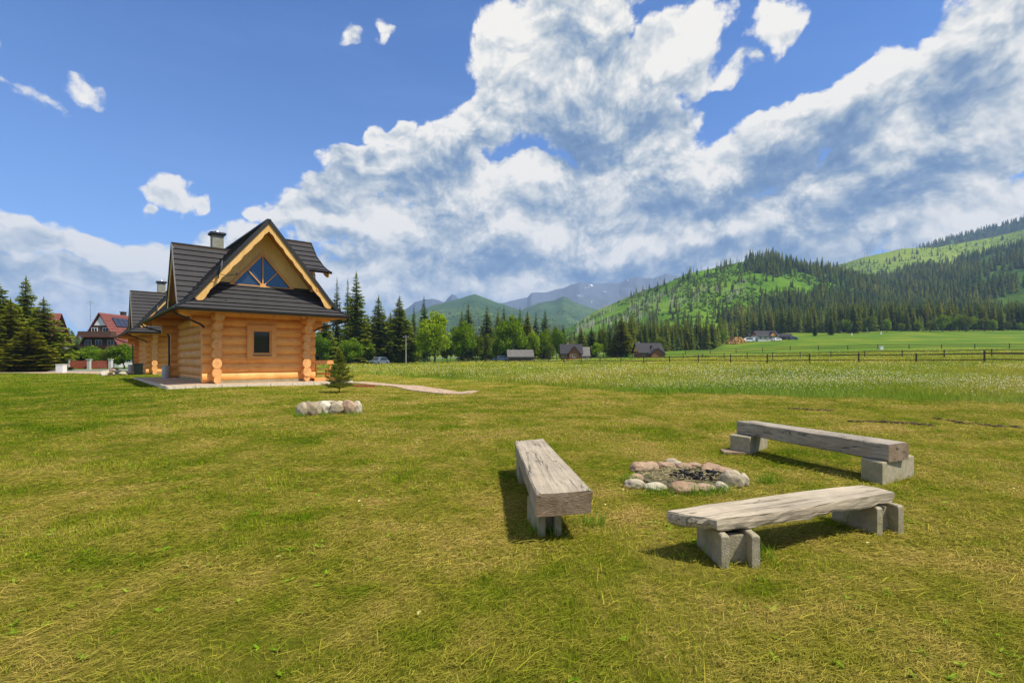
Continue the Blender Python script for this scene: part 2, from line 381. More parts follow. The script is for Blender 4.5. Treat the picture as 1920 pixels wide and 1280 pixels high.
M['coal'] = simple('charcoal', (.012, .011, .011), .8, .4, 12, .6)
M['asphalt'] = simple('asphalt', (.20, .20, .20), .9, .15, 6)
M['red_panel'] = simple('red_fence_paint', (.20, .045, .02), .6, .2)
M['red_roof'] = simple('red_roof_tile', (.20, .062, .048), .7, .2, 3)
M['stucco'] = simple('white_stucco', (.55, .54, .50), .9, .1)
M['brown_wood'] = simple('brown_boards', (.10, .055, .035), .8, .3, 4)
M['shingle'] = wood('gray_shingle', [(.12, .11, .10), (.185, .17, .155), (.25, .23, .21)], 1, knots=False)
M['dark_roof'] = simple('dark_roof', (.05, .047, .05), .8, .25, 5)
M['log_far'] = simple('far_log', (.26, .11, .05), .8, .3, 5)
M['solar'] = simple('solar_panel', (.01, .015, .05), .15, .2, 5, spec=.8)
M['hay'] = simple('hay_twigs', (.36, .30, .14), .9, .4, 20)
M['gravelm'] = None
def gravel_mat():
    m, k, b = mat('gravel'); o = k.obj(); v = k.new('ShaderNodeTexVoronoi'); k.put(v.inputs['Vector'], o); v.inputs['Scale'].default_value = 13
    c = k.ramp(k.noise(v.outputs['Color'], 2., 1), [(.3, (.34, .22, .13)), (.5, (.53, .37, .23)), (.7, (.68, .53, .37))])
    c = k.mix(k.rng(v.outputs['Distance'], .3, .7, 0, .5), c, (.16, .12, .09))
    c = k.mix(k.rng(k.noise(o, .9, 3), .5, .7, 0, .5), c, (.42, .28, .18))
    k.put(b.inputs['Base Color'], c); b.inputs['Roughness'].default_value = .95
    k.put(b.inputs['Normal'], k.bump(v.outputs['Distance'], .8, .02)); return m
M['gravel'] = gravel_mat()
M['bin'] = simple('bin_plastic', (.008, .02, .014), .5)
M['steel_roof'] = simple('sheet_roof', (.42, .46, .52), .5, .15, 1)
M['soil'] = simple('torn_soil', (.07, .045, .025), 1, .4, 9)
def haze_mat():
    m = bpy.data.materials.new('haze_air'); m.use_nodes = True; k = NT(m.node_tree); m.node_tree.nodes.clear()
    out = k.new('ShaderNodeOutputMaterial'); v = k.new('ShaderNodeVolumePrincipled'); v.inputs['Color'].default_value = (.44, .66, 1.0, 1); v.inputs['Density'].default_value = HAZE; v.inputs['Anisotropy'].default_value = .0
    k.l.new(v.outputs[0], out.inputs['Volume']); return m
HAZE = 1.75e-4
M['haze'] = haze_mat()
M['red_kerb'] = simple('red_wood_kerb', (.42, .13, .06), .8, .25)
M['kerb'] = simple('stone_kerb', (.62, .52, .40), .9, .2, 9, .3)

# --- grass colours over the whole valley floor, shared by the ground and the blades on it
def lawn_color_group():
    g = bpy.data.node_groups.new('meadow_colour', 'ShaderNodeTree')
    g.interface.new_socket('Color', in_out='OUTPUT', socket_type='NodeSocketColor')
    g.interface.new_socket('Dry', in_out='OUTPUT', socket_type='NodeSocketFloat')
    k = NT(g); go = k.new('NodeGroupOutput')
    pos = k.new('ShaderNodeNewGeometry').outputs['Position']
    sp = k.new('ShaderNodeSeparateXYZ'); k.l.new(pos, sp.inputs[0]); X, Y = sp.outputs[0], sp.outputs[1]
    fl = k.mapping(pos, (1, 1, 0))
    a = k.noise(k.mapping(fl, (.75, 1.25, 1), (0, 0, R(20))), .55, 6, .62, .4)
    b = k.noise(fl, 2.6, 5, .65, .3)
    c = k.noise(k.mapping(fl, (1, .35, 1), (0, 0, R(-62))), .8, 4, .6, .3)      # swaths left by the mower
    d = k.math('ADD', k.math('MULTIPLY', a, .42), k.math('ADD', k.math('MULTIPLY', b, .28), k.math('MULTIPLY', c, .3)))
    # greener strip by the cabins
    green = k.rng(k.math('ADD', X, k.math('MULTIPLY', Y, .35)), -3.5, -8.5, 0, .085)
    d = k.math('SUBTRACT', d, green)
    lawn = k.ramp(d, [(.33, (.062, .110, .003)), (.42, (.125, .155, .007)), (.48, (.205, .192, .019)), (.54, (.285, .234, .038)), (.63, (.345, .25, .062)), (.75, (.35, .205, .08))])
    # far meadow: bright even green with yellow drift
    e = k.noise(fl, .045, 4, .6, .3); e2 = k.noise(k.mapping(fl, (.3, 1, 1)), .12, 3, .6)
    far = k.ramp(k.math('ADD', k.math('MULTIPLY', e, .6), k.math('MULTIPLY', e2, .4)), [(.36, (.055, .125, .010)), (.5, (.10, .17, .014)), (.64, (.20, .22, .022))])
    edge = k.math('ADD', Y, k.math('MULTIPLY', X, 1.02))
    isfar = k.rng(Y, 44, 75, 0, 1, True)
    col = k.mix(isfar, lawn, far)
    k.l.new(col, go.inputs[0]); k.l.new(d, go.inputs[1])
    return g
LAWN = lawn_color_group()
def ground_mat():
    m, k, b = mat('meadow_ground'); g = k.new('ShaderNodeGroup'); g.node_tree = LAWN
    pos = k.new('ShaderNodeNewGeometry').outputs['Position']
    n = k.noise(pos, 18, 6, .7); n3 = k.noise(pos, 3, 5, .65)
    sp_ = k.new('ShaderNodeSeparateXYZ'); k.l.new(pos, sp_.inputs[0]); gap_shade_fade = k.rng(sp_.outputs[1], 8, 34, 0, 1)     # near ground painted darker, as shade in the gaps between blades
    low_ = k.mix(1, g.outputs[0], (.42, .45, .42), 'MULTIPLY'); c = k.mix(k.math('MAXIMUM', k.rng(n, .35, .75, 0, .8), gap_shade_fade), low_, g.outputs[0])
    k.put(b.inputs['Base Color'], c); b.inputs['Roughness'].default_value = 1; b.inputs['Specular IOR Level'].default_value = .05
    k.put(b.inputs['Normal'], k.bump(k.math('ADD', n, k.math('MULTIPLY', n3, 2.5)), .8, .05)); return m
def blade_mat(name, mult=1.15, own=None, trans=.35):
    m, k, b = mat(name); m.node_tree.nodes.remove(b); out = m.node_tree.nodes['Material Output']
    at = k.new('ShaderNodeAttribute', attribute_name='tint'); 
    if own is None:
        g = k.new('ShaderNodeGroup'); g.node_tree = LAWN; base = g.outputs[0]
    else: base = own(k)
    c = k.mix(1, base, at.outputs['Color'], 'MULTIPLY'); c = k.mix(1, c, (mult, mult, mult), 'MULTIPLY')
    d = k.new('ShaderNodeBsdfDiffuse'); t = k.new('ShaderNodeBsdfTranslucent'); mx = k.new('ShaderNodeMixShader')
    k.put(d.inputs[0], c); k.put(t.inputs[0], c); mx.inputs[0].default_value = trans
    k.l.new(d.outputs[0], mx.inputs[1]); k.l.new(t.outputs[0], mx.inputs[2]); k.l.new(mx.outputs[0], out.inputs[0]); return m
def foliage(name, cols, trans=.25, sc=.5):
    m, k, b = mat(name); m.node_tree.nodes.remove(b); out = m.node_tree.nodes['Material Output']
    o = k.obj(); oi = k.new('ShaderNodeObjectInfo').outputs['Random']
    rp = k.new('ShaderNodeNewGeometry').outputs['Random Per Island']
    n = k.noise(o, sc, 4, .6)
    f = k.math('ADD', k.math('MULTIPLY', n, .55), k.math('ADD', k.math('MULTIPLY', rp, .3), k.math('MULTIPLY', oi, .22)))
    c = k.ramp(f, [(.3, cols[0]), (.55, cols[1]), (.8, cols[2])])
    d = k.new('ShaderNodeBsdfDiffuse'); t = k.new('ShaderNodeBsdfTranslucent'); mx = k.new('ShaderNodeMixShader')
    k.put(d.inputs[0], c); k.put(t.inputs[0], c); mx.inputs[0].default_value = trans
    k.l.new(d.outputs[0], mx.inputs[1]); k.l.new(t.outputs[0], mx.inputs[2]); k.l.new(mx.outputs[0], out.inputs[0]); return m
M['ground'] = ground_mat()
M['blade'] = blade_mat('lawn_blades', 1.25)
M['needles'] = foliage('spruce_needles', [(.11, .15, .016), (.235, .285, .026), (.37, .39, .040)], .5)
M['needles_olive'] = foliage('spruce_needles_olive', [(.17, .19, .014), (.30, .30, .024), (.42, .39, .04)], .5)
M['needles_dark'] = foliage('spruce_needles_dark', [(.07, .12, .022), (.145, .20, .028), (.26, .29, .036)], .5)
M['forest'] = blade_mat('forest_needles', 1., lambda k: k.ramp(k.noise(k.new('ShaderNodeNewGeometry').outputs['Position'], .012, 4, .6), [(.35, (.065, .115, .024)), (.65, (.125, .165, .028))]), .3)
M['forest_dark'] = M['forest']
M['sapling'] = foliage('sapling_needles', [(.10, .13, .02), (.20, .23, .035), (.30, .30, .06)], .5, sc=3)
M['leaf'] = foliage('leaves_bright', [(.11, .18, .008), (.22, .32, .012), (.36, .44, .022)], .35)
M['leaf_mid'] = foliage('leaves_green', [(.065, .13, .008), (.14, .235, .012), (.24, .33, .02)], .35)
M['leaf_olive'] = foliage('leaves_olive', [(.08, .12, .012), (.16, .20, .020), (.24, .26, .03)], .35)
M['shrub'] = foliage('hill_shrub_leaves', [(.035, .085, .008), (.08, .15, .012), (.15, .22, .02)], .2, .05)
def hill_mat(name, cols, sc=.01, rock=None):
    m, k, b = mat(name); pos = k.new('ShaderNodeNewGeometry').outputs['Position']
    n = k.noise(pos, sc, 8, .62, .4); n2 = k.noise(pos, sc*9, 6, .65)
    f = k.math('ADD', k.math('MULTIPLY', n, .6), k.math('MULTIPLY', n2, .4))
    c = k.ramp(f, [(.36, cols[0]), (.5, cols[1]), (.64, cols[2])])
    if rock:
        z = k.new('ShaderNodeSeparateXYZ'); k.l.new(pos, z.inputs[0])
        r = k.rng(k.math('ADD', z.outputs[2], k.math('MULTIPLY', k.math('SUBTRACT', n2, .5), rock[3])), rock[1], rock[2], 0, 1)
        c = k.mix(r, c, rock[0])
        if len(rock) > 4:
            sn = k.noise(k.mapping(pos, (1, .5, 1.6)), rock[4], 4, .6, .5)
            s = k.math('MULTIPLY', k.rng(sn, .66, .69), k.rng(z.outputs[2], rock[1], rock[1]+40)); c = k.mix(s, c, (.8, .8, .82))
    k.put(b.inputs['Base Color'], c); b.inputs['Roughness'].default_value = 1; b.inputs['Specular IOR Level'].default_value = 0
    k.put(b.inputs['Normal'], k.bump(n2, 1, .12/sc*.08)); return m

# ------------------------------------------------------------------ terrain
DS = np.array([0, 8, 15, 25, 35, 50, 70, 100, 150, 200, 260, 320, 400, 600, 9000.])
TAB = {
 -200: [0, 0, 0, .05, .1, .1, .15, .25, .4, .6, .9, 1., 1., 1, 1],
 0:    [0, 0, 0, .05, .1, .1, .15, .25, .4, .6, .9, 1., 1., 1, 1],
 250:  [0, 0, 0, .08, .12, .1, .15, .25, .5, .8, 1, 1, 1, 1, 1],
 450:  [0, 0, 0, .10, .12, .15, .2, .4, .8, 1.6, 2, 2, 2, 2, 2],
 700:  [0, 0, 0, .02, .06, .12, .2, .35, .55, 2.2, 3.2, 3.4, 3.5, 4, 4],
 1000: [0, 0, 0, .02, .12, .3, .5, .75, 1.6, 3.0, 4.2, 4.6, 5, 5, 5],
 1200: [0, 0, 0, .05, .25, .5, .7, 1.15, 2.3, 4.0, 5.2, 6, 7, 8, 8],
 1330: [0, 0, 0, .1, .35, .65, .95, 1.6, 3.0, 5.0, 6.8, 9, 12, 16, 16],
 1365: [0, 0, 0, .1, .37, .68, 1., 1.7, 3.2, 6.4, 10.5, 13, 17, 20, 20],
 1420: [0, 0, 0, .12, .4, .7, 1.05, 1.85, 3.6, 7.6, 12.2, 16, 21, 26, 26],
 1500: [0, 0, 0, .12, .45, .8, 1.25, 2.1, 4.2, 8.2, 13.2, 19, 26, 36, 36],
 1700: [0, 0, .03, .2, .6, 1.0, 1.6, 2.5, 4.8, 8.6, 14.0, 20.3, 29, 45, 45],
 1900: [0, 0, .06, .3, .8, 1.25, 1.9, 2.8, 5.1, 8.9, 14.4, 20.7, 30, 48, 48],
 2200: [0, 0, .08, .35, .9, 1.4, 2.1, 3.0, 5.3, 9, 14.5, 21, 30, 48, 48],
}
TP = sorted(TAB); TAN = np.array([math.atan((p-960)/F) for p in TP]); TZ = np.array([TAB[p] for p in TP])
CMIN = math.cos(R(52))
def dist_of(x, y):
    r = np.hypot(x, y); a = np.arctan2(x, y); return r*np.maximum(np.cos(a), CMIN), a
def ground_z(x, y):
    x = np.asarray(x, float); y = np.asarray(y, float); d, a = dist_of(x, y)
    a = np.clip(a, TAN[0], TAN[-1]); i = np.clip(np.searchsorted(TAN, a)-1, 0, len(TAN)-2)
    f = (a-TAN[i])/(TAN[i+1]-TAN[i]); f = f*f*(3-2*f)
    j = np.clip(np.searchsorted(DS, d, 'right')-1, 0, len(DS)-2); g = np.clip((d-DS[j])/(DS[j+1]-DS[j]), 0, 1); 
    z = (TZ[i, j]*(1-g)+TZ[i, j+1]*g)*(1-f)+(TZ[i+1, j]*(1-g)+TZ[i+1, j+1]*g)*f
    z = z+(vnoise(x+300, y+300, .35, 3)-.5)*.09*np.clip((d-1)/10, .25, 1)*np.clip(1-(d-60)/60, 0, 1)+(vnoise(x, y, .02, 3)-.5)*np.clip((d-60)/200, 0, 1)*1.0
    return z
def gz(x, y): return float(ground_z(x, y))
def at(px, d, dz=0):
    x = (px-960)/F*d; return Vector((x, d, gz(x, d)+dz))
def W(px, py, z):             # the point of height z seen at this pixel
    d = (H-z)*F/(py-HZ); return Vector(((px-960)/F*d, d, z))
def build_ground():
    A = np.concatenate([np.radians(np.arange(-180, -55, 5)), np.radians(np.arange(-55, 56, .3)), np.radians(np.arange(60, 180.1, 5))])
    D = np.concatenate([[.001], np.geomspace(.4, 420, 190), np.geomspace(500, 3900, 10)])
    a, d = np.meshgrid(A, D); r = d/np.maximum(np.cos(a), CMIN); x = r*np.sin(a); y = r*np.cos(a); z = ground_z(x, y)
    V = np.stack([x, y, z], -1).reshape(-1, 3); n = len(A); I = np.arange(len(D)-1)[:, None]*n+np.arange(n-1)[None]
    Fc = np.stack([I, I+1, I+n+1, I+n], -1).reshape(-1, 4)[:, ::-1]
    o = np_mesh('ground', V, Fc, M['ground'], smooth=True, n=4); tag(o, kind='structure')
build_ground()

# ------------------------------------------------------------------ hills and mountains
def interp_ridge(pts, px):
    xs = np.array([p[0] for p in pts], float); ys = np.array([p[1] for p in pts], float); return np.interp(px, xs, ys)
class Hill:
    def __init__(s, name, pts, D, foot, back, amp, gully, m, power=1.3, zf=0., rough=.5, cols=None, rows=46, step=5):
        s.pts, s.D, s.foot, s.back, s.power, s.zf, s.amp, s.gully, s.rough = pts, D, foot, back, power, zf, amp, gully, rough
        px = np.arange(pts[0][0], pts[-1][0]+1, step, dtype=float); S = np.concatenate([np.linspace(0, 1, rows), 1+np.linspace(0, 1, 12)[1:]])
        P, SS = np.meshgrid(px, S); X, Y, Z = s.pos(P, SS)
        V = np.stack([X, Y, Z], -1).reshape(-1, 3); n = len(px); I = np.arange(len(S)-1)[:, None]*n+np.arange(n-1)[None]
        Fc = np.stack([I, I+1, I+n+1, I+n], -1).reshape(-1, 4)
        s.o = np_mesh(name, V, Fc, m, smooth=True, n=4); tag(s.o, kind='structure')
    def pos(s, px, S):
        px = np.asarray(px, float); S = np.asarray(S, float)
        D = s.D*(1+.12*(vnoise(px, px*0, .008, 2)-.5)); zr = H+(HZ-interp_ridge(s.pts, px))*D/F
        d = np.where(S <= 1, s.foot+(D-s.foot)*S, D+s.back*(S-1)); q = np.clip(np.where(S <= 1, S, 2-S), 0, 1)
        x = (px-960)/F*d; prof = q**s.power*(1-.0)+.0
        prof = np.where(S <= 1, prof, np.sin(q*math.pi/2)**1.5)
        z = s.zf+(zr-s.zf)*prof
        env = np.sin(np.clip(q, 0, 1)*math.pi)**.7
        z = z+s.amp*env*(vnoise(x+9000, d+9000, s.gully, 5, s.rough)-.5)+s.amp*.10*(vnoise(x+5000, d+100, s.gully*6, 3)-.5)*np.clip(q*6, 0, 1)
        return x, d, z
GREENH = [(.045, .105, .008), (.085, .172, .012), (.15, .235, .020)]
M['hillA'] = hill_mat('hill_green', GREENH, .012)
M['hillB'] = hill_mat('hill_clearcut', [(.10, .15, .016), (.16, .225, .020), (.22, .27, .035)], .008)
M['hillD'] = hill_mat('hill_forest_floor', [(.02, .05, .010), (.04, .08, .012), (.08, .13, .016)], .012)
M['mtn_green'] = hill_mat('mountain_green', [(.022, .052, .018), (.045, .085, .020), (.10, .145, .03)], .004)
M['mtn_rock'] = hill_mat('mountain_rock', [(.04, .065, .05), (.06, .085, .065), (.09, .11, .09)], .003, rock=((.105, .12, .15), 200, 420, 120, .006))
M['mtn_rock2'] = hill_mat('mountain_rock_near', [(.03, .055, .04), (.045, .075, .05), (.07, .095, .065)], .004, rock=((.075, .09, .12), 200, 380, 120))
hA = Hill('hill', [(960, 672), (1000, 645), (1040, 628), (1070, 611), (1120, 582), (1200, 548), (1300, 511), (1400, 489), (1450, 483), (1500, 492), (1540, 502), (1600, 518), (1700, 548), (1800, 580), (1950, 610), (2100, 640), (2300, 672)],
          700, 330, 420, 26, .008, M['hillA'], 1.15, 4)
hD = Hill('hill', [(1420, 640), (1480, 560), (1560, 530), (1640, 524), (1700, 510), (1780, 495), (1850, 476), (1920, 460), (2050, 435), (2300, 420), (2600, 520), (2900, 672)],
          900, 390, 400, 34, .007, M['hillD'], 1.1, 20)
hB = Hill('hill', [(1400, 600), (1480, 540), (1550, 503), (1620, 483), (1690, 466), (1760, 463), (1850, 447), (1920, 430), (2050, 400), (2300, 380), (2600, 500), (2900, 672)],
          1250, 800, 500, 36, .005, M['hillB'], 1.1, 30)
hC = Hill('hill', [(1600, 520), (1690, 475), (1730, 464), (1780, 449), (1850, 430), (1920, 412), (2050, 385), (2300, 360), (2600, 480), (2900, 672)],
          1700, 1300, 600, 30, .004, M['hillD'], 1.1, 60)
m2 = Hill('mountain', [(520, 672), (640, 640), (720, 605), (770, 590), (812, 573), (858, 561), (890, 551), (926, 564), (950, 573), (1000, 588), (1060, 602), (1120, 622), (1200, 640), (1320, 672)],
          2000, 700, 900, 90, .0035, M['mtn_green'], 1.25, 5)
m4 = Hill('mountain', [(860, 672), (940, 612), (985, 578), (1012, 567), (1040, 563), (1050, 558), (1056, 555), (1063, 558), (1075, 566), (1093, 573), (1140, 588), (1230, 600), (1300, 640), (1400, 672)],
          2300, 1100, 900, 70, .003, M['mtn_green'], 1.2, 5, step=3)
m1 = Hill('mountain', [(480, 673), (600, 650), (700, 610), (740, 590), (762, 578), (778, 567), (795, 562), (810, 559), (822, 562), (833, 566), (840, 558), (848, 551), (854, 553), (862, 561), (880, 566), (920, 575), (960, 580), (1040, 600), (1300, 672)],
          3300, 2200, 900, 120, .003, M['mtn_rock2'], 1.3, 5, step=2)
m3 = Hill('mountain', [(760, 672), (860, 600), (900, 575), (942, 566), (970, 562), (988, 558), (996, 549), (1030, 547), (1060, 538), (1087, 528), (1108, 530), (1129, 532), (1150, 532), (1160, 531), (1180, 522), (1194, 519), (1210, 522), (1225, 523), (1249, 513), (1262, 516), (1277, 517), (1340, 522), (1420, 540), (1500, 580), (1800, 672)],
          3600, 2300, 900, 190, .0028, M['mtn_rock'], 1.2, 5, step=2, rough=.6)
# ------------------------------------------------------------------ trees
def spruce_mesh(hh, rad, seed, whorls=34, per=8, base=.05, droop=.35, dens=1., top_thin=0.):
    """tiers of drooping branches, each a fan of ragged needle sprays"""
    r = np.random.default_rng(seed); V = []; Fc = []
    def tri(a, b, c):
        i = len(V); V.extend((a, b, c)); Fc.append((i, i+1, i+2))
    for w in range(whorls):
        t = (w+.5)/whorls; z = hh*(base+(1-base)*t**.92)
        fall = (1-t)**.78 if t > .18 else (1-.18)**.78*(.72+.28*t/.18)
        if top_thin and t > .45: fall *= 1-top_thin*(t-.45)
        R0 = rad*fall*(.82+.36*r.random())
        n = max(5, int(per*(.7+.6*(1-t))*dens*1.15)); ph = r.random()*6.28
        for j in range(n):
            a = ph+6.283*j/n+r.normal()*.22; L = R0*(.65+.5*r.random())+.02*hh*(1-t)+.05
            if r.random() < .06: L *= 1.2
            u = np.array((math.cos(a), math.sin(a), 0)); s = np.array((-u[1], u[0], 0)); zz = z+r.normal()*hh*.012
            dr = droop*(.6+.7*r.random())*(1.15-t); up = .30*t
            pts = []
            for q in (0, .35, .7, 1):
                pts.append(u*L*q+np.array((0, 0, zz-dr*L*q*(1.15-.35*q)+up*L*q)))
            wd = L*(.32+.14*r.random())
            for i in range(3):
                p0, p1 = pts[i], pts[i+1]; ww = wd*(.75, 1., .6)[i]; mid = (p0+p1)/2
                for sg in (1, -1):
                    tip = mid+s*sg*ww*(.8+.5*r.random())+u*L*.14+np.array((0, 0, -ww*(.30+.4*r.random())))
                    tri(p0, p1, tip)
                if r.random() < .8: tri(p0, p1, mid+np.array((0, 0, -ww*(.8+.6*r.random())))+s*ww*.3*r.normal())
            tri(pts[2]+s*wd*.3, pts[2]-s*wd*.3, pts[3]+u*L*.06)
    for j in range(5):
        a = 6.28*j/5; tri(np.array((math.cos(a)*rad*.05, math.sin(a)*rad*.05, hh*.93)), np.array((math.cos(a+1.2)*rad*.05, math.sin(a+1.2)*rad*.05, hh*.93)), np.array((0, 0, hh*1.03)))
    return np.array(V, np.float32), np.array(Fc, np.int32)
def trunk_mb(hh, r0, bend=0., top=.97, seed=0, n=8):
    q = MB(); rr = random.Random(seed); pts = []; rad = []
    for i in range(7):
        t = i/6*top; pts.append((bend*math.sin(t*3)*hh*.02+rr.uniform(-1, 1)*r0*.3*(i > 0), bend*math.cos(t*2)*hh*.01*(i > 0), hh*t-.3*(i == 0))); rad.append(r0*(1-.93*t)+.01)
    q.tube(pts, rad, n, 0); return q
def make_spruce(hh, rad, seed, m='needles', **kw):
    """an Empty with trunk and crown, built at its own size; returned hidden prototypes are placed by the caller"""
    root = empty('spruce_tree'); V, Fc = spruce_mesh(hh, rad, seed, **kw)
    trunk_mb(hh, hh*.014+.03, 0, seed=seed).build('trunk', M['bark'], root)
    np_mesh('crown', V, Fc, M[m], root); return root
def broad_mesh(hh, rad, seed, nleaf=3800, leaf=.32, lobes=15, zc=.53, flat=.95):
    r = np.random.default_rng(seed); C = []
    for i in range(lobes):
        a = r.random()*6.283; q = r.random()**.5*.74; zz = hh*(zc+(r.random()-.5)*.72*(1-q*.5))
        C.append((math.cos(a)*rad*q, math.sin(a)*rad*q, zz, rad*(.20+.17*r.random())*(1.1-.35*abs(zz/hh-zc)*2)))
    C = np.array(C); V = np.zeros((nleaf*4, 3), np.float32)
    w = C[:, 3]**2; ci = r.choice(lobes, nleaf, p=w/w.sum()); dirs = r.normal(size=(nleaf, 3)); dirs /= np.linalg.norm(dirs, axis=1)[:, None]
    rr = (.62+.42*r.random(nleaf)**.6)*(1+.25*np.sin(dirs[:, 0]*5+ci)*np.cos(dirs[:, 2]*6))
    P = C[ci, :3]+dirs*C[ci, 3][:, None]*rr[:, None]*np.array((1, 1, flat))
    nrm = dirs+r.normal(size=(nleaf, 3))*.7; nrm /= np.linalg.norm(nrm, axis=1)[:, None]
    a = np.cross(nrm, r.normal(size=(nleaf, 3))); a /= np.linalg.norm(a, axis=1)[:, None]+1e-6; b = np.cross(nrm, a)
    s = leaf*(.6+.8*r.random(nleaf))[:, None]
    V[0::4] = P-a*s; V[1::4] = P+b*s*.6; V[2::4] = P+a*s; V[3::4] = P-b*s*.6
    Fc = np.arange(nleaf*4, dtype=np.int32).reshape(-1, 4); return V, Fc, C
def make_broad(name, hh, rad, seed, m='leaf', stem=.16, **kw):
    root = empty(name); V, Fc, C = broad_mesh(hh, rad, seed, **kw)
    q = MB(); q.tube([(0, 0, -.3), (.05*rad, 0, hh*stem*.6), (0, .04*rad, hh*stem), (0, 0, hh*.72)], [hh*.028, hh*.022, hh*.018, hh*.006], 8)
    for c in C[:8]:
        z0 = hh*(stem+.1*random.random()); q.tube([(0, 0, z0), (c[0]*.5, c[1]*.5, (z0+c[2])*.5+.3), (c[0], c[1], c[2])], [hh*.011, hh*.008, hh*.003], 5)
    q.build('trunk', M['bark'], root); np_mesh('crown', V, Fc, M[m], root, n=4); return root
def place(root, px, d, hh=None, base_h=None, rz=None, label=None, group=None, wide=1.):
    """move (first use) or copy a prototype"""
    k_ = hh/base_h if hh else 1; loc = at(px, d); rz = random.uniform(0, 6.28) if rz is None else rz
    if not root.get('used'):
        root['used'] = 1; r = root; r.location = loc; r.rotation_euler = (0, 0, rz); r.scale = (k_*wide, k_*wide, k_)
        if label: r['label'] = label
        if group: r['group'] = group
        USED.append(r)
    else:
        r = copy_tree(root, loc, rz, (k_*wide, k_*wide, k_), label, group)
        if not group and 'group' in r: del r['group']
        USED.append(r)
    return r
USED = []
def hpx(py_base, py_top, d): return (py_base-py_top)*d/F
# spruces with their own look: (pixel column, top row, distance, crown width px, label)
SP_H = 20.
protoS = [make_spruce(SP_H, 3.6, 3, whorls=40, per=10, dens=1.25), make_spruce(SP_H, 3.0, 4, 'needles_olive', whorls=38, per=10, dens=1.2), make_spruce(SP_H, 3.1, 5, 'needles', whorls=36, per=9, dens=1.2), make_spruce(SP_H, 2.4, 6, 'needles_dark', whorls=34, per=9)]
for p in protoS: p['category'] = 'spruce'
protoN = [make_spruce(SP_H, 2.6, 8, 'needles', whorls=46, per=10, base=.02, top_thin=.55, droop=.5, dens=1.1), make_spruce(SP_H, 2.0, 9, 'needles_dark', whorls=44, per=8, base=.02, top_thin=.4, droop=.5)]
for p in protoN: p['category'] = 'spruce'
TL = 'row of trees behind the meadow'
MIDSP = [
 (632, 521, 118, 28, 1, 'N', 'thin tall spruce with a sparse top, just right of the log cabin roof'),
 (652, 522, 122, 26, 1, 'N', 'narrow spruce squeezed between two taller ones right of the log cabin'),
 (668, 509, 112, 52, 0, 'N', 'tallest spruce of all, with a long thin top, right of the log cabin'),
 (610, 590, 100, 44, 0, 'S', 'short dark spruce beside the right wall of the log cabin'),
 (690, 590, 125, 44, 1, 'S', 'low bushy spruce filling the gap right of the tallest spruce'),
 (710, 555, 116, 52, 2, 'S', 'broad green spruce standing behind the parked car'),
 (732, 585, 128, 38, 1, 'S', 'olive low spruce between the two broad spruces near the car'),
 (749, 556, 114, 52, 0, 'S', 'broad spruce close left of the utility pole'),
 (768, 600, 126, 36, 2, 'S', 'small spruce just right of the utility pole'),
 (776, 572, 190, 16, 3, 'S', 'faint thin spruce far behind, left of the bright round maple'),
 (795, 555, 150, 26, 3, 'S', 'dark spruce top poking up behind the bright round maple'),
 (878, 568, 140, 32, 3, 'S', 'dark slim spruce behind the second round broadleaf tree'),
 (866, 580, 150, 24, 3, 'S', 'dark spruce leaning on a taller one behind the second round broadleaf tree'),
 (913, 572, 140, 36, 3, 'S', 'dark columnar spruce above the small olive tree'),
 (945, 575, 150, 26, 3, 'S', 'dark spruce tip left of the barn, above the wide broadleaf tree'),
 (934, 580, 152, 26, 2, 'S', 'mid green spruce half hidden behind the wide broadleaf tree left of the barn'),
 (975, 576, 150, 22, 3, 'S', 'dark spruce right behind the gray barn'),
 (989, 582, 146, 28, 1, 'S', 'yellowish olive spruce behind the gray barn'),
 (1005, 585, 160, 18, 3, 'S', 'slim gray green spruce between barn and brown cottage'),
 (1022, 581, 150, 28, 3, 'S', 'dark pointed spruce between the barn and the brown cottage'),
 (1056, 607, 165, 18, 3, 'S', 'small spruce above the roof of the brown cottage'),
 (1090, 612, 190, 22, 2, 'S', 'olive green spruce behind the right gable of the brown cottage'),
 (1109, 611, 158, 26, 3, 'S', 'dark spruce just right of the brown cottage'),
 (1143, 613, 172, 18, 3, 'S', 'dark slim spruce left of the big spruce between the cottages'),
 (1165, 592, 152, 38, 1, 'S', 'big full olive spruce standing alone between the two cottages'),
 (1150, 630, 160, 26, 2, 'S', 'short spruce at the left foot of the big spruce between the cottages'),
]
for (px, top, d, wpx, v, kind, lab) in MIDSP:
    pr = (protoN if kind == 'N' else protoS)[v]; base_r = {('N', 0): 2.6, ('N', 1): 2.0, ('S', 0): 3.6, ('S', 1): 3.0, ('S', 2): 3.1, ('S', 3): 2.4}[(kind, v)]
    loc = at(px, d); hh = H+(HZ-top)*d/F-loc.z; k_ = hh/SP_H; wide = (wpx*d/F/2)/(base_r*k_)*1.22
    place(pr, px, d, hh, SP_H, label=lab, group=TL, wide=wide)
BR = [make_broad('maple_tree', 12, 5.2, 21, 'leaf', nleaf=6500, leaf=.27, lobes=34), make_broad('broadleaf_tree', 12, 4.9, 22, 'leaf_mid', nleaf=6000, leaf=.27, lobes=30),
      make_broad('broadleaf_tree', 12, 4.6, 23, 'leaf_olive', nleaf=4500, leaf=.26, lobes=26)]
for p, c_ in zip(BR, ('maple', 'tree', 'tree')): p['category'] = c_
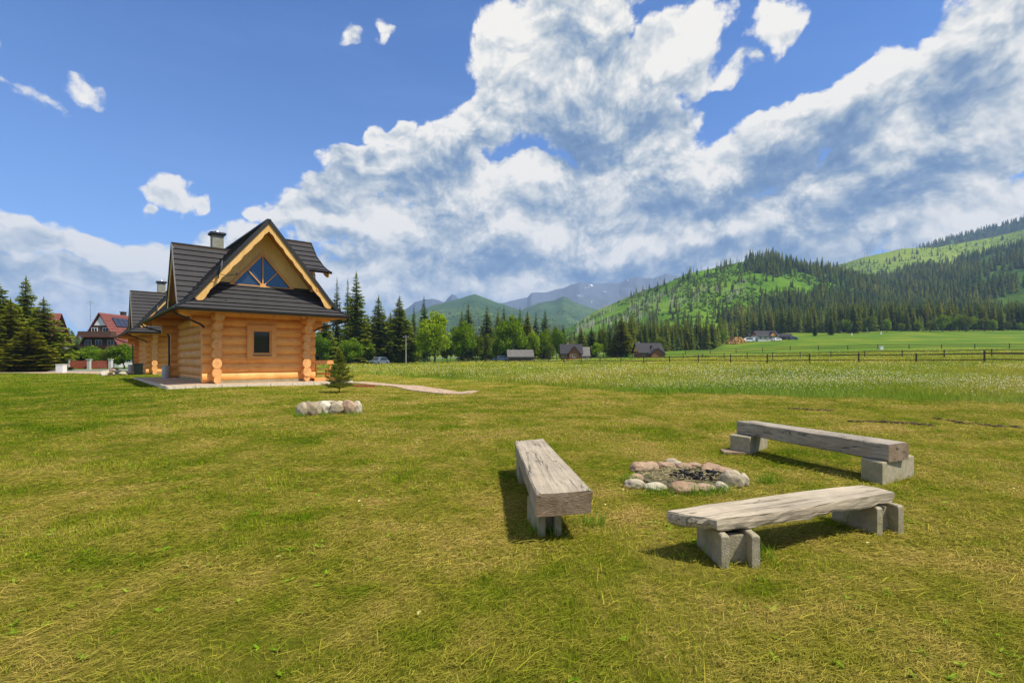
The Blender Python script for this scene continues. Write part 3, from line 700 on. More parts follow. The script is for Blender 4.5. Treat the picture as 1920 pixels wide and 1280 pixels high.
MIDBR = [
 (814, 578, 112, 74, 0, 'big bright yellow green maple with a round crown, right of the utility pole'),
 (869, 597, 116, 48, 1, 'round mid green broadleaf tree next to the bright maple'),
 (911, 620, 118, 26, 2, 'small olive broadleaf tree left of the widest broadleaf tree'),
 (895, 622, 122, 18, 2, 'thin pale birch like tree between the round tree and the olive tree'),
 (958, 586, 126, 58, 1, 'wide green broadleaf tree directly left of and above the gray barn'),
 (1000, 618, 140, 34, 0, 'low bright broadleaf tree at the right end of the gray barn'),
 (1022, 612, 142, 30, 0, 'second low bright broadleaf tree right of the gray barn'),
 (1044, 608, 146, 30, 1, 'green broadleaf tree touching the left side of the brown cottage'),
 (1131, 610, 158, 22, 2, 'light green larch like tree left of the big spruce between the cottages'),
 (1240, 627, 170, 30, 2, 'pale green tree behind the right gable of the dark roofed cottage'),
 (838, 638, 119, 26, 2, 'low olive bush at the right foot of the bright maple'),
 (658, 630, 104, 46, 1, 'dark green bush like tree under the tallest spruce'),
 (600, 622, 96, 40, 1, 'green broadleaf bush half hidden behind the cabin corner'),
 (1032, 640, 138, 24, 2, 'low round bush in front of the trees left of the brown cottage'),
 (688, 636, 112, 34, 0, 'light green broadleaf bush between the tallest spruce and the car'),
 (732, 634, 121, 32, 1, 'rounded green broadleaf tree under the broad spruces behind the car'),
 (778, 634, 122, 30, 0, 'light green broadleaf bush right of the utility pole'),
 (930, 628, 130, 30, 0, 'bright low broadleaf tree at the left foot of the wide green tree'),
 (984, 628, 142, 26, 1, 'green broadleaf bush rising just behind the barn roof'),
 (1118, 640, 150, 26, 0, 'light green bush between the brown cottage and the big spruce'),
 (1186, 640, 158, 24, 2, 'olive bush at the right foot of the big spruce between the cottages'),
]
for (px, top, d, wpx, v, lab) in MIDBR:
    loc = at(px, d); hh = H+(HZ-top)*d/F-loc.z; k_ = hh/12; wide = (wpx*d/F/2)/((5.2, 4.9, 4.6)[v]*k_)*1.02
    place(BR[v], px, d, hh, 12, label=lab, group=TL, wide=wide)
# spruces on the left by the road
LSP = [
 (-22, 500, 62, 120, 0, 'dark big spruce cut by the left edge of the picture'),
 (20, 560, 58, 70, 1, 'low branching spruce at the far left beside the road'),
 (49, 519, 66, 70, 0, 'tall spruce with a clear pointed top in front of the red roof on the left'),
 (82, 558, 60, 92, 2, 'wide low spruce in front of the white box, left of the red fence'),
 (52, 610, 55, 90, 1, 'short spreading spruce at the foot of the tall left spruces'),
 (140, 640, 74, 50, 3, 'small dark spruce behind the red fence panels'),
]
for (px, top, d, wpx, v, lab) in LSP:
    pr = protoS[v]; loc = at(px, d); hh = H+(HZ-top)*d/F-loc.z; k_ = hh/SP_H; wide = (wpx*d/F/2)/((3.6, 3.0, 3.1, 2.4)[v]*k_)*1.05
    place(pr, px, d, hh, SP_H, label=lab, group='spruces by the road on the left', wide=wide)
LBR = [(118, 652, 71, 44, 1, 'low green bush between the spruces and the red fence'), (178, 655, 73, 44, 1, 'dark hedge bush in front of the red roofed house'),
       (165, 645, 75, 60, 1, 'rounded garden tree below the balconies of the red roofed house'), (232, 640, 72, 50, 1, 'bush beside the left corner of the further log cabin'), (205, 650, 72, 30, 2, 'pale bush at the entrance of the red roofed house')]
for (px, top, d, wpx, v, lab) in LBR:
    loc = at(px, d); hh = H+(HZ-top)*d/F-loc.z; k_ = hh/12; wide = (wpx*d/F/2)/((5.2, 4.9, 4.6)[v]*k_)
    place(BR[v], px, d, hh, 12, label=lab, group='garden bushes on the left', wide=wide)

# ---------------- the forest: nearest spruces one by one, the rest as one mass
def lowspruce(seed, n_w=11, per=7):
    r = np.random.default_rng(seed); V = []; Fc = []
    for w in range(n_w):
        t = w/n_w; z = 1-.97*(1-t) if False else .06+.90*t; Rr = .15*(1-t)**.8*(.8+.4*r.random())+.008; ph = r.random()*6.28
        n = per if t < .6 else per-2
        for j in range(n):
            a = ph+6.283*j/n+r.normal()*.15; L = Rr*(.75+.5*r.random()); hw = .62*6.283/n/2*1.5
            i = len(V); V += [(0, 0, z+.10*(1-.4*t)), (math.cos(a-hw)*L, math.sin(a-hw)*L, z-.02*r.random()), (math.cos(a)*L*1.25, math.sin(a)*L*1.25, z-.05*r.random()-.015), (math.cos(a+hw)*L, math.sin(a+hw)*L, z-.02*r.random())]
            Fc += [(i, i+1, i+2), (i, i+2, i+3)]
    return np.array(V, np.float32), np.array(Fc, np.int32)
LOWS = [lowspruce(s) for s in (1, 2, 3, 4)]
def merged_trees(name, P, Hh, Wd, m, label=None, cat=None, group=None, shapes=LOWS):
    VV = []; FF = []; TT = []; off = 0; r = np.random.default_rng(5)
    for p, h_, w_ in zip(P, Hh, Wd):
        V, Fc = shapes[r.integers(len(shapes))]; a = r.random()*6.28; c, s = math.cos(a), math.sin(a)
        q = np.empty_like(V); q[:, 0] = (V[:, 0]*c-V[:, 1]*s)*w_+p[0]; q[:, 1] = (V[:, 0]*s+V[:, 1]*c)*w_+p[1]; q[:, 2] = V[:, 2]*h_+p[2]-.3
        VV.append(q); FF.append(Fc+off); off += len(V)
        b = r.uniform(.55, 1.35); ol = r.random()**2*.8; TT.append(np.repeat(np.array([[b*(1+.9*ol), b*(1+.35*ol), b*(1-.2*ol)]]), len(V), 0))
    o = np_mesh(name, np.concatenate(VV), np.concatenate(FF), m, color=np.concatenate(TT).astype(np.float32)); return tag(o, label, cat, group, 'stuff')
def inside(poly, x, y):
    c = False; n = len(poly)
    for i in range(n):
        x1, y1 = poly[i]; x2, y2 = poly[(i+1) % n]
        if (y1 > y) != (y2 > y) and x < (x2-x1)*(y-y1)/(y2-y1)+x1: c = not c
    return c
FOREST = [
 [(1395, 505), (1405, 480), (1450, 472), (1500, 480), (1545, 496), (1610, 520), (1700, 510), (2400, 480), (2400, 660), (1330, 660), (1180, 668), (1120, 640), (1140, 632), (1250, 622), (1330, 606), (1400, 588), (1440, 566), (1520, 562), (1542, 540), (1528, 520), (1450, 520)],
]
CLEAR = [[(1850, 565), (1960, 535), (1960, 612), (1885, 600)], [(1440, 550), (1500, 520), (1530, 524), (1540, 545), (1520, 562)]]
def allowed(px, py): return any(inside(p, px, py) for p in FOREST) and not any(inside(p, px, py) for p in CLEAR)
def screen(x, y, z): return 960+F*x/y, HZ-F*(z-H)/y
cand = []
r_ = np.random.default_rng(77)
# valley floor strip at the foot of the hills
def foot_line(px): return float(np.interp(px, [1180, 1260, 1340, 1352, 1365, 1400, 1440, 1500, 1560, 1960], [190, 225, 232, 270, 300, 318, 325, 300, 296, 298]))
for _ in range(2300):
    px = r_.uniform(1170, 2420); d0 = foot_line(px); d = d0+abs(r_.normal())*55+r_.random()*20
    if d > 430: continue
    p = at(px, d); cand.append((p.x, p.y, p.z, (r_.uniform(8, 19))*(1.0 if px > 1380 else .82)*(1.08 if d < d0+10 else 1), 0))
for px in np.arange(1180, 2000, 9):            # a full front row
    d = foot_line(px)+r_.uniform(0, 9); p = at(px+r_.uniform(-4, 4), d); cand.append((p.x, p.y, p.z, r_.uniform(9, 18)*(1. if px > 1380 else .85), 0))
def scatter(hill, n, hmin, hmax, px0, px1, s0=.0, s1=1., test=allowed, thin=None):
    px = r_.uniform(px0, px1, n); S = r_.uniform(s0, s1, n); X, Y, Z = hill.pos(px, S)
    for x, y, z, p_, s_ in zip(X, Y, Z, px, S):
        sx, sy = screen(x, y, z)
        if test(sx, sy) and (thin is None or thin(x, y, sx, sy)): cand.append((x, y, z, r_.uniform(hmin, hmax), 1))
scatter(hA, 9600, 7.5, 18, 1100, 2060, thin=lambda x, y, sx, sy: vnoise(x, y, .018, 3) < .64)
scatter(hD, 7400, 9, 20, 1500, 2440, .0, 1.02, thin=lambda x, y, sx, sy: vnoise(x, y, .014, 3) < .62, test=lambda x, y: not any(inside(p, x, y) for p in CLEAR))
scatter(hC, 5000, 14, 22, 1715, 2400, .5, 1.03, test=lambda x, y: x > 1718)
# loose trees on the green slopes
scatter(hA, 320, 8, 14, 1180, 1640, .05, 1., test=lambda x, y: True)
scatter(hB, 260, 9, 15, 1560, 1900, .3, .95, test=lambda x, y: True)
scatter(m2, 900, 14, 22, 740, 1180, .02, .5, test=lambda x, y: y > 596)
# far wood on the left horizon
for _ in range(1300):
    px = r_.uniform(-800, 330); d = r_.uniform(230, 330); p = at(px, d); cand.append((p.x, p.y, p.z, r_.uniform(15, 21)*(.75+.25*math.sin(px*.02)**2), 2))
for _ in range(520):
    px = r_.uniform(560, 1200); d = r_.uniform(240, 330); p = at(px, d); cand.append((p.x, p.y, p.z, r_.uniform(8, 13), 2))
cand = np.array(cand); sx, sy = 960+F*cand[:, 0]/cand[:, 1], HZ-F*(cand[:, 2]-H)/cand[:, 1]; hp = cand[:, 3]*F/cand[:, 1]
near = (cand[:, 4] == 0) & (sx > 1150) & (sx < 1930)
front = np.array([foot_line(x) for x in sx])
score = np.where(near, hp-(cand[:, 1]-front)*.35, -1e9); order = np.argsort(-score); ind = order[:210]; mask = np.ones(len(cand), bool); mask[ind] = False
protoF = [make_spruce(SP_H, 2.9, 31+i, ('needles', 'needles_dark', 'needles_olive', 'needles_dark', 'needles')[i], whorls=24, per=8, base=.03) for i in range(5)]
for p in protoF: p['category'] = 'spruce'
FL = 'spruce in the dense front row of the wood at the foot of the right hill'
for i in ind:
    v = int(r_.choice(5, p=[.3, .2, .2, .15, .15])); k_ = cand[i, 3]/SP_H; w = r_.uniform(.85, 1.25)
    root = protoF[v]; loc = tuple(cand[i, :3])
    if not root.get('used'): root['used'] = 1; root.location = loc; root.scale = (k_*w, k_*w, k_); root['label'] = FL; root['group'] = 'spruces at the foot of the right hill'
    else:
        r = copy_tree(root, loc, r_.uniform(0, 6.28), (k_*w, k_*w, k_), FL, 'spruces at the foot of the right hill')
rest = cand[mask]
col_id = r_.integers(0, 10, len(rest)); 
farm = rest[:, 4] == 2
merged_trees('forest', rest[~farm][:, :3], rest[~farm][:, 3], rest[~farm][:, 3]*.95, M['needles'] if False else M['forest'], 'mass of dark spruces covering the hills on the right')
merged_trees('forest', rest[farm][:, :3], rest[farm][:, 3], rest[farm][:, 3]*1.1, M['forest_dark'], 'far dark wood along the horizon behind the houses')
# bright young broadleaf trees at the forest foot
for i, px in enumerate((1352, 1572, 1590, 1630, 1663, 1690, 1722, 1745, 1768, 1782, 1798, 1812, 1826, 1846, 1862, 1890, 1912)):
    d = foot_line(px)-5-3*(i % 3); place(BR[2 if i % 2 else 0], px, d, r_.uniform(5.5, 10.5), 12, label='small light green broadleaf tree among the front spruces of the right wood', group='light green trees in the front of the wood', wide=.8)
# lone trees on the field
place(protoS[3], 1528, 262, 7.2, SP_H, label='small lone dark spruce on the field, clear of the wood', wide=1.5)
place(protoS[3], 1558, 270, 11.5, SP_H, label='dark spruce at the left end of the wood edge beside the open track', wide=1.5)
place(protoS[2], 1600, 285, 17, SP_H, label='tallest broad spruce in front of the wood, right of the open track', wide=1.5)
place(protoS[1], 1286, 215, 4.6, SP_H, label='very small young spruce on the meadow right of the dark roofed cottage', wide=1.6)
# shrubs over the green slopes (ground cover of the hills)
def shrubs():
    P = []; S = []
    for hill, n, a0, a1, s0, s1, sz in ((hA, 15000, 1010, 2000, .02, 1., (1.2, 3.2)), (hB, 5000, 1480, 2100, .3, 1., (1.4, 3.2)), (m2, 4500, 740, 1180, .03, .9, (3, 7)), (m4, 1800, 1000, 1200, .1, .8, (3, 7))):
        px = r_.uniform(a0, a1, n); s = r_.uniform(s0, s1, n); X, Y, Z = hill.pos(px, s)
        keep = vnoise(X+999, Y+999, .03, 3) > .45; X, Y, Z = X[keep], Y[keep], Z[keep]
        P.append(np.stack([X, Y, Z], -1)); S.append(r_.uniform(*sz, len(X)))
    P = np.concatenate(P); S = np.concatenate(S)
    t = (1+5**.5)/2; ico = np.array([(-1, t, 0), (1, t, 0), (-1, -t, 0), (1, -t, 0), (0, -1, t), (0, 1, t), (0, -1, -t), (0, 1, -t), (t, 0, -1), (t, 0, 1), (-t, 0, -1), (-t, 0, 1)])/1.9
    IF = np.array([(0, 11, 5), (0, 5, 1), (0, 1, 7), (0, 7, 10), (0, 10, 11), (1, 5, 9), (5, 11, 4), (11, 10, 2), (10, 7, 6), (7, 1, 8), (3, 9, 4), (3, 4, 2), (3, 2, 6), (3, 6, 8), (3, 8, 9), (4, 9, 5), (2, 4, 11), (6, 2, 10), (8, 6, 7), (9, 8, 1)])
    V = (ico[None]*(S[:, None, None]*np.array((.5, .5, .6)))*r_.uniform(.55, 1.45, (len(P), 12, 1))+P[:, None]).reshape(-1, 3)
    Fc = (IF[None]+(np.arange(len(P))*12)[:, None, None]).reshape(-1, 3)
    # break every shrub into separate leafy faces so that it does not read as a ball
    V2 = V[Fc.ravel()].reshape(-1, 3, 3); c = V2.mean(1, keepdims=True); V2 = c+(V2-c)*r_.uniform(.75, 1.35, (len(V2), 1, 1))
    o = np_mesh('hill_shrubs', V2.reshape(-1, 3), np.arange(len(V2)*3).reshape(-1, 3), M['shrub']); tag(o, 'low green shrubs and saplings covering the cleared hill slopes', kind='stuff')
shrubs()
# dead trunks standing on the skyline, and the gray stands on the slope
def snag(hh, seed):
    q = MB(); r = random.Random(seed); q.tube([(0, 0, -.5), (r.uniform(-.1, .1), 0, hh*.5), (r.uniform(-.3, .3), 0, hh)], [.24, .16, .05], 5)
    for i in range(r.randint(3, 8)):
        z = hh*r.uniform(.3, .95); a = r.uniform(0, 6.28); L = r.uniform(.4, 1.3)*(1.2-z/hh); q.tube([(0, 0, z), (math.cos(a)*L, math.sin(a)*L, z-.1)], [.07, .02], 3, cap=False)
    return q
SN = [snag(12, s) for s in range(4)]; protoD = []
for i in range(4):
    protoD.append(tag(SN[i].build('dead_tree', M['snag']), None, 'dead tree'))
def place_snags(hill, pxs, s, group, lab, hr=(7, 13)):
    for px in pxs:
        X, Y, Z = hill.pos(np.array([px]), np.array([s+r_.uniform(-.01, .01)])); p = protoD[r_.integers(4)]; loc = (float(X[0]), float(Y[0]), float(Z[0])); h_ = r_.uniform(*hr)/12
        if not p.get('used'): p['used'] = 1; o = p
        else: o = p.copy(); COL.objects.link(o)
        o.location = loc; o.scale = (h_*1.3, h_*1.3, h_); o.rotation_euler = (0, 0, r_.uniform(0, 6.28)); o['label'] = lab; o['group'] = group
place_snags(hA, np.concatenate([r_.uniform(1285, 1400, 34), r_.uniform(1200, 1285, 7)]), 1.0, 'bare dead trees on the skyline', 'bare gray dead tree on the skyline of the near green hill', (6, 12))
place_snags(hB, [1556, 1566, 1602, 1621, 1626, 1655, 1668, 1690, 1696, 1700, 1712, 1718, 1726], 1.0, 'bare trees on the far clear cut crest', 'bare thin tree on the crest of the far cleared hill', (9, 17))
def slope_snags():
    VV = []; FF = []; off = 0; q = []
    for hill, n, a0, a1, s0, s1, test in ((hA, 900, 1080, 1400, .45, .99, lambda x, y: y < 600), (hB, 120, 1600, 1700, .5, .8, lambda x, y: True), (m2, 400, 930, 1130, .1, .45, lambda x, y: True)):
        px = r_.uniform(a0, a1, n); s = r_.uniform(s0, s1, n); X, Y, Z = hill.pos(px, s)
        for x, y, z in zip(X, Y, Z):
            if vnoise(x, y, .02, 2) > .47: q.append((x, y, z))
    for x, y, z in q:
        hh = r_.uniform(5, 11); w = .17; V = np.array([(w, 0, -.5), (-w, w, -.5), (-w, -w, -.5), (r_.uniform(-.3, .3), 0, hh)])+np.array((x, y, z))
        VV.append(V); FF.append(np.array([(0, 1, 3), (1, 2, 3), (2, 0, 3)])+off); off += 4
    o = np_mesh('dead_wood', np.concatenate(VV), np.concatenate(FF), M['snag']); tag(o, 'gray stands of dead trunks scattered on the cleared slopes', kind='stuff')
slope_snags()
# ------------------------------------------------------------------ the log cabin (local x along the front, y to the back, z up)
TH = math.atan2(F, 2060-960); A0 = Vector((-15.68, 26.595, 0)); HW_, HL = 5.1, 11.0
ZB = .27
def courses(q, prof, front, back, step=.36, th=.03, lo=.03, m=0, axis='main', trim=True):
    """roof slope built course by course. prof: list of (lateral, z) from ridge to eave; front/back: functions of z giving the two ends"""
    pts = []
    for (w0, z0), (w1, z1) in zip(prof[:-1], prof[1:]):
        L = math.hypot(w1-w0, z1-z0); n = max(1, round(L/step))
        for i in range(n): t = i/n; pts.append((w0+(w1-w0)*t, z0+(z1-z0)*t))
    pts.append(prof[-1])
    for (w0, z0), (w1, z1) in zip(pts[:-1], pts[1:]):
        L = math.hypot(w1-w0, z1-z0); nx, nz = -(z1-z0)/L, (w1-w0)/L
        a = (w0+nx*.004, z0+nz*.004); b = (w1+nx*(lo+th), z1+nz*(lo+th)); c = (w1+nx*.002, z1+nz*.002)
        f0, f1, g0, g1 = front(z0, w0), front(z1, w1), back(z0, w0), back(z1, w1)
        yield a, b, c, (f0, f1, g0, g1)
def slope(q, prof, front, back, tr, m=0, step=.36, thick=.1, mu=1):
    """tr(w, y, z) -> point"""
    for a, b, c, (f0, f1, g0, g1) in courses(q, prof, front, back, step):
        ns = 6
        for i in range(ns):
            s0, s1 = i/ns, (i+1)/ns
            y = lambda f, g, s: f+(g-f)*s
            q.face([tr(a[0], y(f0, g0, s0), a[1]), tr(a[0], y(f0, g0, s1), a[1]), tr(b[0], y(f1, g1, s1), b[1]), tr(b[0], y(f1, g1, s0), b[1])], m)
            q.face([tr(b[0], y(f1, g1, s0), b[1]), tr(b[0], y(f1, g1, s1), b[1]), tr(c[0], y(f1, g1, s1), c[1]), tr(c[0], y(f1, g1, s0), c[1])], m)
def under(q, prof, front, back, tr, off=.09, m=0):
    for (w0, z0), (w1, z1) in zip(prof[:-1], prof[1:]):
        L = math.hypot(w1-w0, z1-z0); nx, nz = -(z1-z0)/L*-off, (w1-w0)/L*-off
        f0, f1, g0, g1 = front(z0, w0), front(z1, w1), back(z0, w0), back(z1, w1)
        q.face([tr(w0+nx, f0, z0+nz), tr(w1+nx, f1, z1+nz), tr(w1+nx, g1, z1+nz), tr(w0+nx, g0, z0+nz)], m)
RX = 2.54                                     # ridge line
PROF = [(0, 8.9), (2.0, 6.45), (3.3, 4.82), (3.75, 4.33), (4.25, 3.95)]
def pw(z): # half width of the main roof at this height
    return float(np.interp(z, [3.95, 4.33, 4.82, 6.45, 8.9], [4.25, 3.75, 3.3, 2.0, 0]))
def front_off(z, w): return -1.2 if z > 4.34 else -1.2-.3*(4.33-z)/.38
def back_off(z, w): return HL+1.2 if z > 4.34 else HL+1.2+.3*(4.33-z)/.38
ZT = 4.05
def log(q, a, b, r=.262, ax=0, seed=0):
    rr = random.Random(seed); n = 5; a = Vector(a); b = Vector(b); pts = [a.lerp(b, i/n)+Vector((0, 0, rr.uniform(-.006, .006))) for i in range(n+1)]
    q.tube(pts, [r*rr.uniform(.975, 1.025) for _ in pts], 18, 0, True, 1, ell=.80)
def board_rake(q, pts, depth=.3, thick=.06, wave=.035, per=.42, nrm=(0, -1, 0), m=0, down=None, end=True):
    """carved bargeboard along a polyline, wavy on its lower edge"""
    P = [Vector(p) for p in pts]; n = Vector(nrm).normalized(); rows = []
    L = sum((b-a).length for a, b in zip(P[:-1], P[1:])); N = int(L/.07)
    tot = 0; seg = 0; acc = 0
    def pos(s):
        for a, b in zip(P[:-1], P[1:]):
            l = (b-a).length
            if s <= l+1e-6: return a.lerp(b, s/l), (b-a).normalized()
            s -= l
        return P[-1], (P[-1]-P[-2]).normalized()
    for i in range(N+1):
        s = L*i/N; p, t = pos(s); dn = t.cross(n); 
        if dn.z > 0: dn = -dn
        w = depth*(.86)+wave*math.sin(2*math.pi*s/per)+.5*wave*math.sin(4*math.pi*s/per+.6)
        if end and s > L-.5: w += .07*math.sin((s-L+.5)/.5*math.pi)
        rows.append([p+n*thick/2, p-n*thick/2, p+dn*w-n*thick/2, p+dn*w+n*thick/2])
    q.grid(rows, m, False, True); q.face(rows[0][::-1], m); q.face(rows[-1], m)
def tri_board(q, tri, y0, y1, m=0):
    a = [(p[0], y0, p[1]) for p in tri]; b = [(p[0], y1, p[1]) for p in tri]
    q.face(a, m); q.face(b[::-1], m)
    for i in range(len(tri)): j = (i+1) % len(tri); q.face([a[i], b[i], b[j], a[j]], m)
def make_cabin():
    root = empty('log_cabin', (A0.x, A0.y, 0), TH and math.atan2(960, 1100) or 0)
    root['category'] = 'cabin'
    # --- log walls; front and side courses lie half a log apart and cross at the corners
    P_ = .49; ext = .35
    def wall(axis, fixed, a0, a1, zs, seed, gaps=None, extra={}):
        q = MB()
        for i, (z, r) in enumerate(zs):
            e0, e1 = extra.get(i, (ext, ext)); e0 += random.uniform(-.03, .03); e1 += random.uniform(-.03, .03)
            segs = [(a0-e0, a1+e1)]
            if gaps:
                for (g0, g1, zlo, zhi) in gaps:
                    if zlo < z < zhi: segs = [(a0-e0, g0), (g1, a1+e1)]
            for (s0, s1) in segs:
                if axis == 0: log(q, (s0, fixed, z), (s1, fixed, z), r, 0, seed+i)
                else: log(q, (fixed, s0, z), (fixed, s1, z), r, 1, seed+i)
        return q
    zf = [(ZB+.25+P_*i, .283) for i in range(8)]; zs = [(ZB+.12, .2)]+[(ZB+P_*(i+1), .283) for i in range(7)]
    WX0, WX1, WZ0, WZ1 = 1.75, 3.25, 1.48, 3.34
    exf = {7: (1.35, 1.2), 6: (.85, .75)}; exs = {7: (1.05, 1.05), 6: (.62, .62)}
    wall(0, .26, 0, HW_, zf, 10, [(WX0+.1, WX1-.1, WZ0+.15, WZ1)], exf).build('front_wall', [M['log_x'], M['log_end']], root)
    wall(0, HL-.26, 0, HW_, zf, 20, None, exf).build('rear_wall', [M['log_x'], M['log_end']], root)
    wall(1, .26, 0, HL, zs, 30, None, exs).build('side_wall', [M['log_y'], M['log_end']], root)
    wall(1, HW_-.26, 0, HL, zs, 40, None, exs).build('side_wall', [M['log_y'], M['log_end']], root)
    q = MB(); q.box((HW_/2, HL/2, ZB+1.9), (HW_-.62, HL-.62, 3.8)); q.build('chinking', M['chink'], root)
    q = MB(); q.box((HW_/2, HL/2, ZB-.1), (HW_-.1, HL-.1, .36)); q.build('foundation', M['concrete'], root)
    # --- window in the front wall
    q = MB(); y = -.045
    def frame(q, x0, x1, z0, z1, w, y0, y1, m=0):
        q.box(((x0+x1)/2, (y0+y1)/2, z1-w/2), (x1-x0, y1-y0, w), m); q.box(((x0+x1)/2, (y0+y1)/2, z0+w/2), (x1-x0, y1-y0, w), m)
        q.box((x0+w/2, (y0+y1)/2, (z0+z1)/2), (w, y1-y0, z1-z0-2*w), m); q.box((x1-w/2, (y0+y1)/2, (z0+z1)/2), (w, y1-y0, z1-z0-2*w), m)
    frame(q, WX0, WX1, WZ0, WZ1, .27, -.075, .25); win = q.build('window', M['trim'], root)
    q = MB(); frame(q, WX0+.245, WX1-.245, WZ0+.245, WZ1-.245, .10, -.01, .16); q.build('frame', M['trim'], win)
    q = MB(); q.box(((WX0+WX1)/2, .105, (WZ0+WZ1)/2), (WX1-WX0-.6, .012, WZ1-WZ0-.6)); q.build('pane', M['glass'], win)
    q = MB(); q.box(((WX0+WX1)/2, -.075, WZ0+.20), (.95, .09, .04)); q.build('sill', M['dark_metal'], win)
    # --- roof
    q = MB()
    for sg in (-1, 1): slope(q, PROF, front_off, back_off, lambda w, y, z, sg=sg: (RX+sg*w, y, z), 0)
    q.box((RX, HL/2, 8.915), (.20, HL+2.42, .09), 1)
    for sg in (-1, 1):
        for (w0, z0), (w1, z1) in zip(PROF[:-1], PROF[1:]):    # verge strips
            for fo in (front_off, back_off):
                d = .02 if fo is front_off else -.02
                q.bar((RX+sg*w0, fo(z0, w0)-d, z0-.02), (RX+sg*w1, fo(z1, w1)-d, z1-.02), .06, .17, 1)
    roof = q.build('roof', [M['tile'], M['dark_metal']], root)
    q = MB()
    for sg in (-1, 1): under(q, PROF, lambda z, w: front_off(z, w)+.02, lambda z, w: back_off(z, w)-.02, lambda w, y, z, sg=sg: (RX+sg*w, y, z), .10)
    q.build('soffit', M['soffit'], root)
    # skirt roofs below the gables
    SK = [(0, 5.55), (.62, 4.86), (1.15, 4.33), (1.5, 3.95)]
    for end in (0, 1):
        q = MB(); tr = (lambda w, y, z: (y, -w, z)) if end == 0 else (lambda w, y, z: (y, HL+w, z))
        fo = lambda z, w: RX-pw(z)+(.12 if z > 4.0 else 0); ba = lambda z, w: RX+pw(z)-(.12 if z > 4.0 else 0)
        slope(q, SK, fo, ba, tr, 0, .33); q.build('skirt_roof', [M['tile'], M['dark_metal']], root)
        q = MB(); under(q, SK, fo, ba, tr, .09); 
        e = -1 if end == 0 else 1
        yy = -1.46 if end == 0 else HL+1.46
        q.box((RX, yy, 3.86), (8.3, .035, .13)); q.build('fascia', M['soffit'], root)
    # rafter tails below the front eave
    for i, x in enumerate((-1.0, 1.25, 2.9, 4.3, 5.9)):
        q = MB(); q.bar((x, .15, 4.08), (x, -1.38, 3.80), .13, .16); q.build('rafter_tail', M['trim'], root)
    # --- gable wall with its fan window
    q = MB(); tri_board(q, [(RX-2.75, 5.30), (RX+2.75, 5.30), (RX, 8.72)], .02, .12); g = q.build('gable', M['pine'], root)
    q = MB()
    for i in range(9):       # planks laid parallel to the rakes
        k_ = i*.255
        for sg in (-1, 1):
            zt = 8.66-k_*1.58; 
            if zt < 5.7: continue
            xb = (zt-5.34)/1.245
            q.bar((RX+sg*.0, .012-.002*sg, zt), (RX+sg*xb, .012-.002*sg, 5.34), .016, .235, 0, up=(0, 1, 0)) if False else None
            t = Vector((sg*xb, 0, 5.34-zt)).normalized(); nn = Vector((-t.z, 0, t.x))*(-.12 if sg > 0 else .12)
            a = Vector((RX, 0, zt)); b = Vector((RX+sg*xb, 0, 5.34)); off = Vector((0, -.004, 0))
            h_ = .145
            q.face([a+off, b+off, b+off+Vector((-sg*.186, 0, 0)), a+off+Vector((0, 0, -.232*1.0))]) if sg > 0 else q.face([a+off, a+off+Vector((0, 0, -.232)), b+off+Vector((.186, 0, 0)), b+off])
    q.build('planking', M['pine'], g)
    Gx0, Gx1, Gz0, Gz1 = .92, 4.12, 5.42, 7.26; cx = (Gx0+Gx1)/2
    q = MB(); fw = .13
    A_, B_, C_ = Vector((Gx0, -.07, Gz0)), Vector((Gx1, -.07, Gz0)), Vector((cx, -.07, Gz1))
    q.bar(A_, B_, .14, fw, up=(0, 1, 0)); q.bar(A_+Vector((0, -.003, 0)), C_, .13, fw, up=(0, 1, 0)); q.bar(B_+Vector((0, -.004, 0)), C_+Vector((0, -.004, 0)), .13, fw, up=(0, 1, 0))
    gw = q.build('gable_window', M['trim'], root)
    q = MB(); tri_board(q, [(Gx0+.1, Gz0+.03), (Gx1-.1, Gz0+.03), (cx, Gz1-.1)], -.05, -.035); q.build('pane', M['glass_sky'], gw)
    q = MB(); hub = Vector((cx, -.10, Gz0+.06))
    q.bar(hub, C_+Vector((0, -.02, -.1)), .05, .075, up=(0, 1, 0)); q.bar(hub+Vector((0, -.004, 0)), A_.lerp(C_, .5)+Vector((0, -.024, 0)), .05, .07, up=(0, 1, 0)); q.bar(hub+Vector((0, .004, 0)), B_.lerp(C_, .5)+Vector((0, -.016, 0)), .05, .07, up=(0, 1, 0))
    q.tube([(cx, -.16, Gz0+.03), (cx, -.07, Gz0+.03)], .17, 14); q.build('glazing_bar', M['trim'], gw)
    # rear gable closed
    q = MB(); tri_board(q, [(RX-2.75, 5.30), (RX+2.75, 5.30), (RX, 8.72)], HL-.12, HL-.02); q.build('gable', M['pine'], root)
    # --- carved bargeboards, front and back
    for sg in (-1, 1):
        for yy, nn in ((-1.155, -1), (HL+1.155, 1)):
            q = MB(); board_rake(q, [(RX+sg*.02, yy, 8.74), (RX+sg*2.0, yy, 6.30), (RX+sg*3.3, yy, 4.68), (RX+sg*3.45, yy, 4.52)], .33, .05, .020, .80, (0, nn, 0)); q.build('bargeboard', M['barge'], root)
            # purlin ends carrying the overhang
            q = MB(); z_ = 5.55; x_ = RX+sg*2.6; q.box((x_, yy+.55*(-nn), z_-.10), (.17, 1.2, .2)); q.build('purlin', M['trim'], root)
    q = MB(); q.box((RX, -.55, 8.58), (.16, 1.15, .2)); q.build('purlin', M['trim'], root)
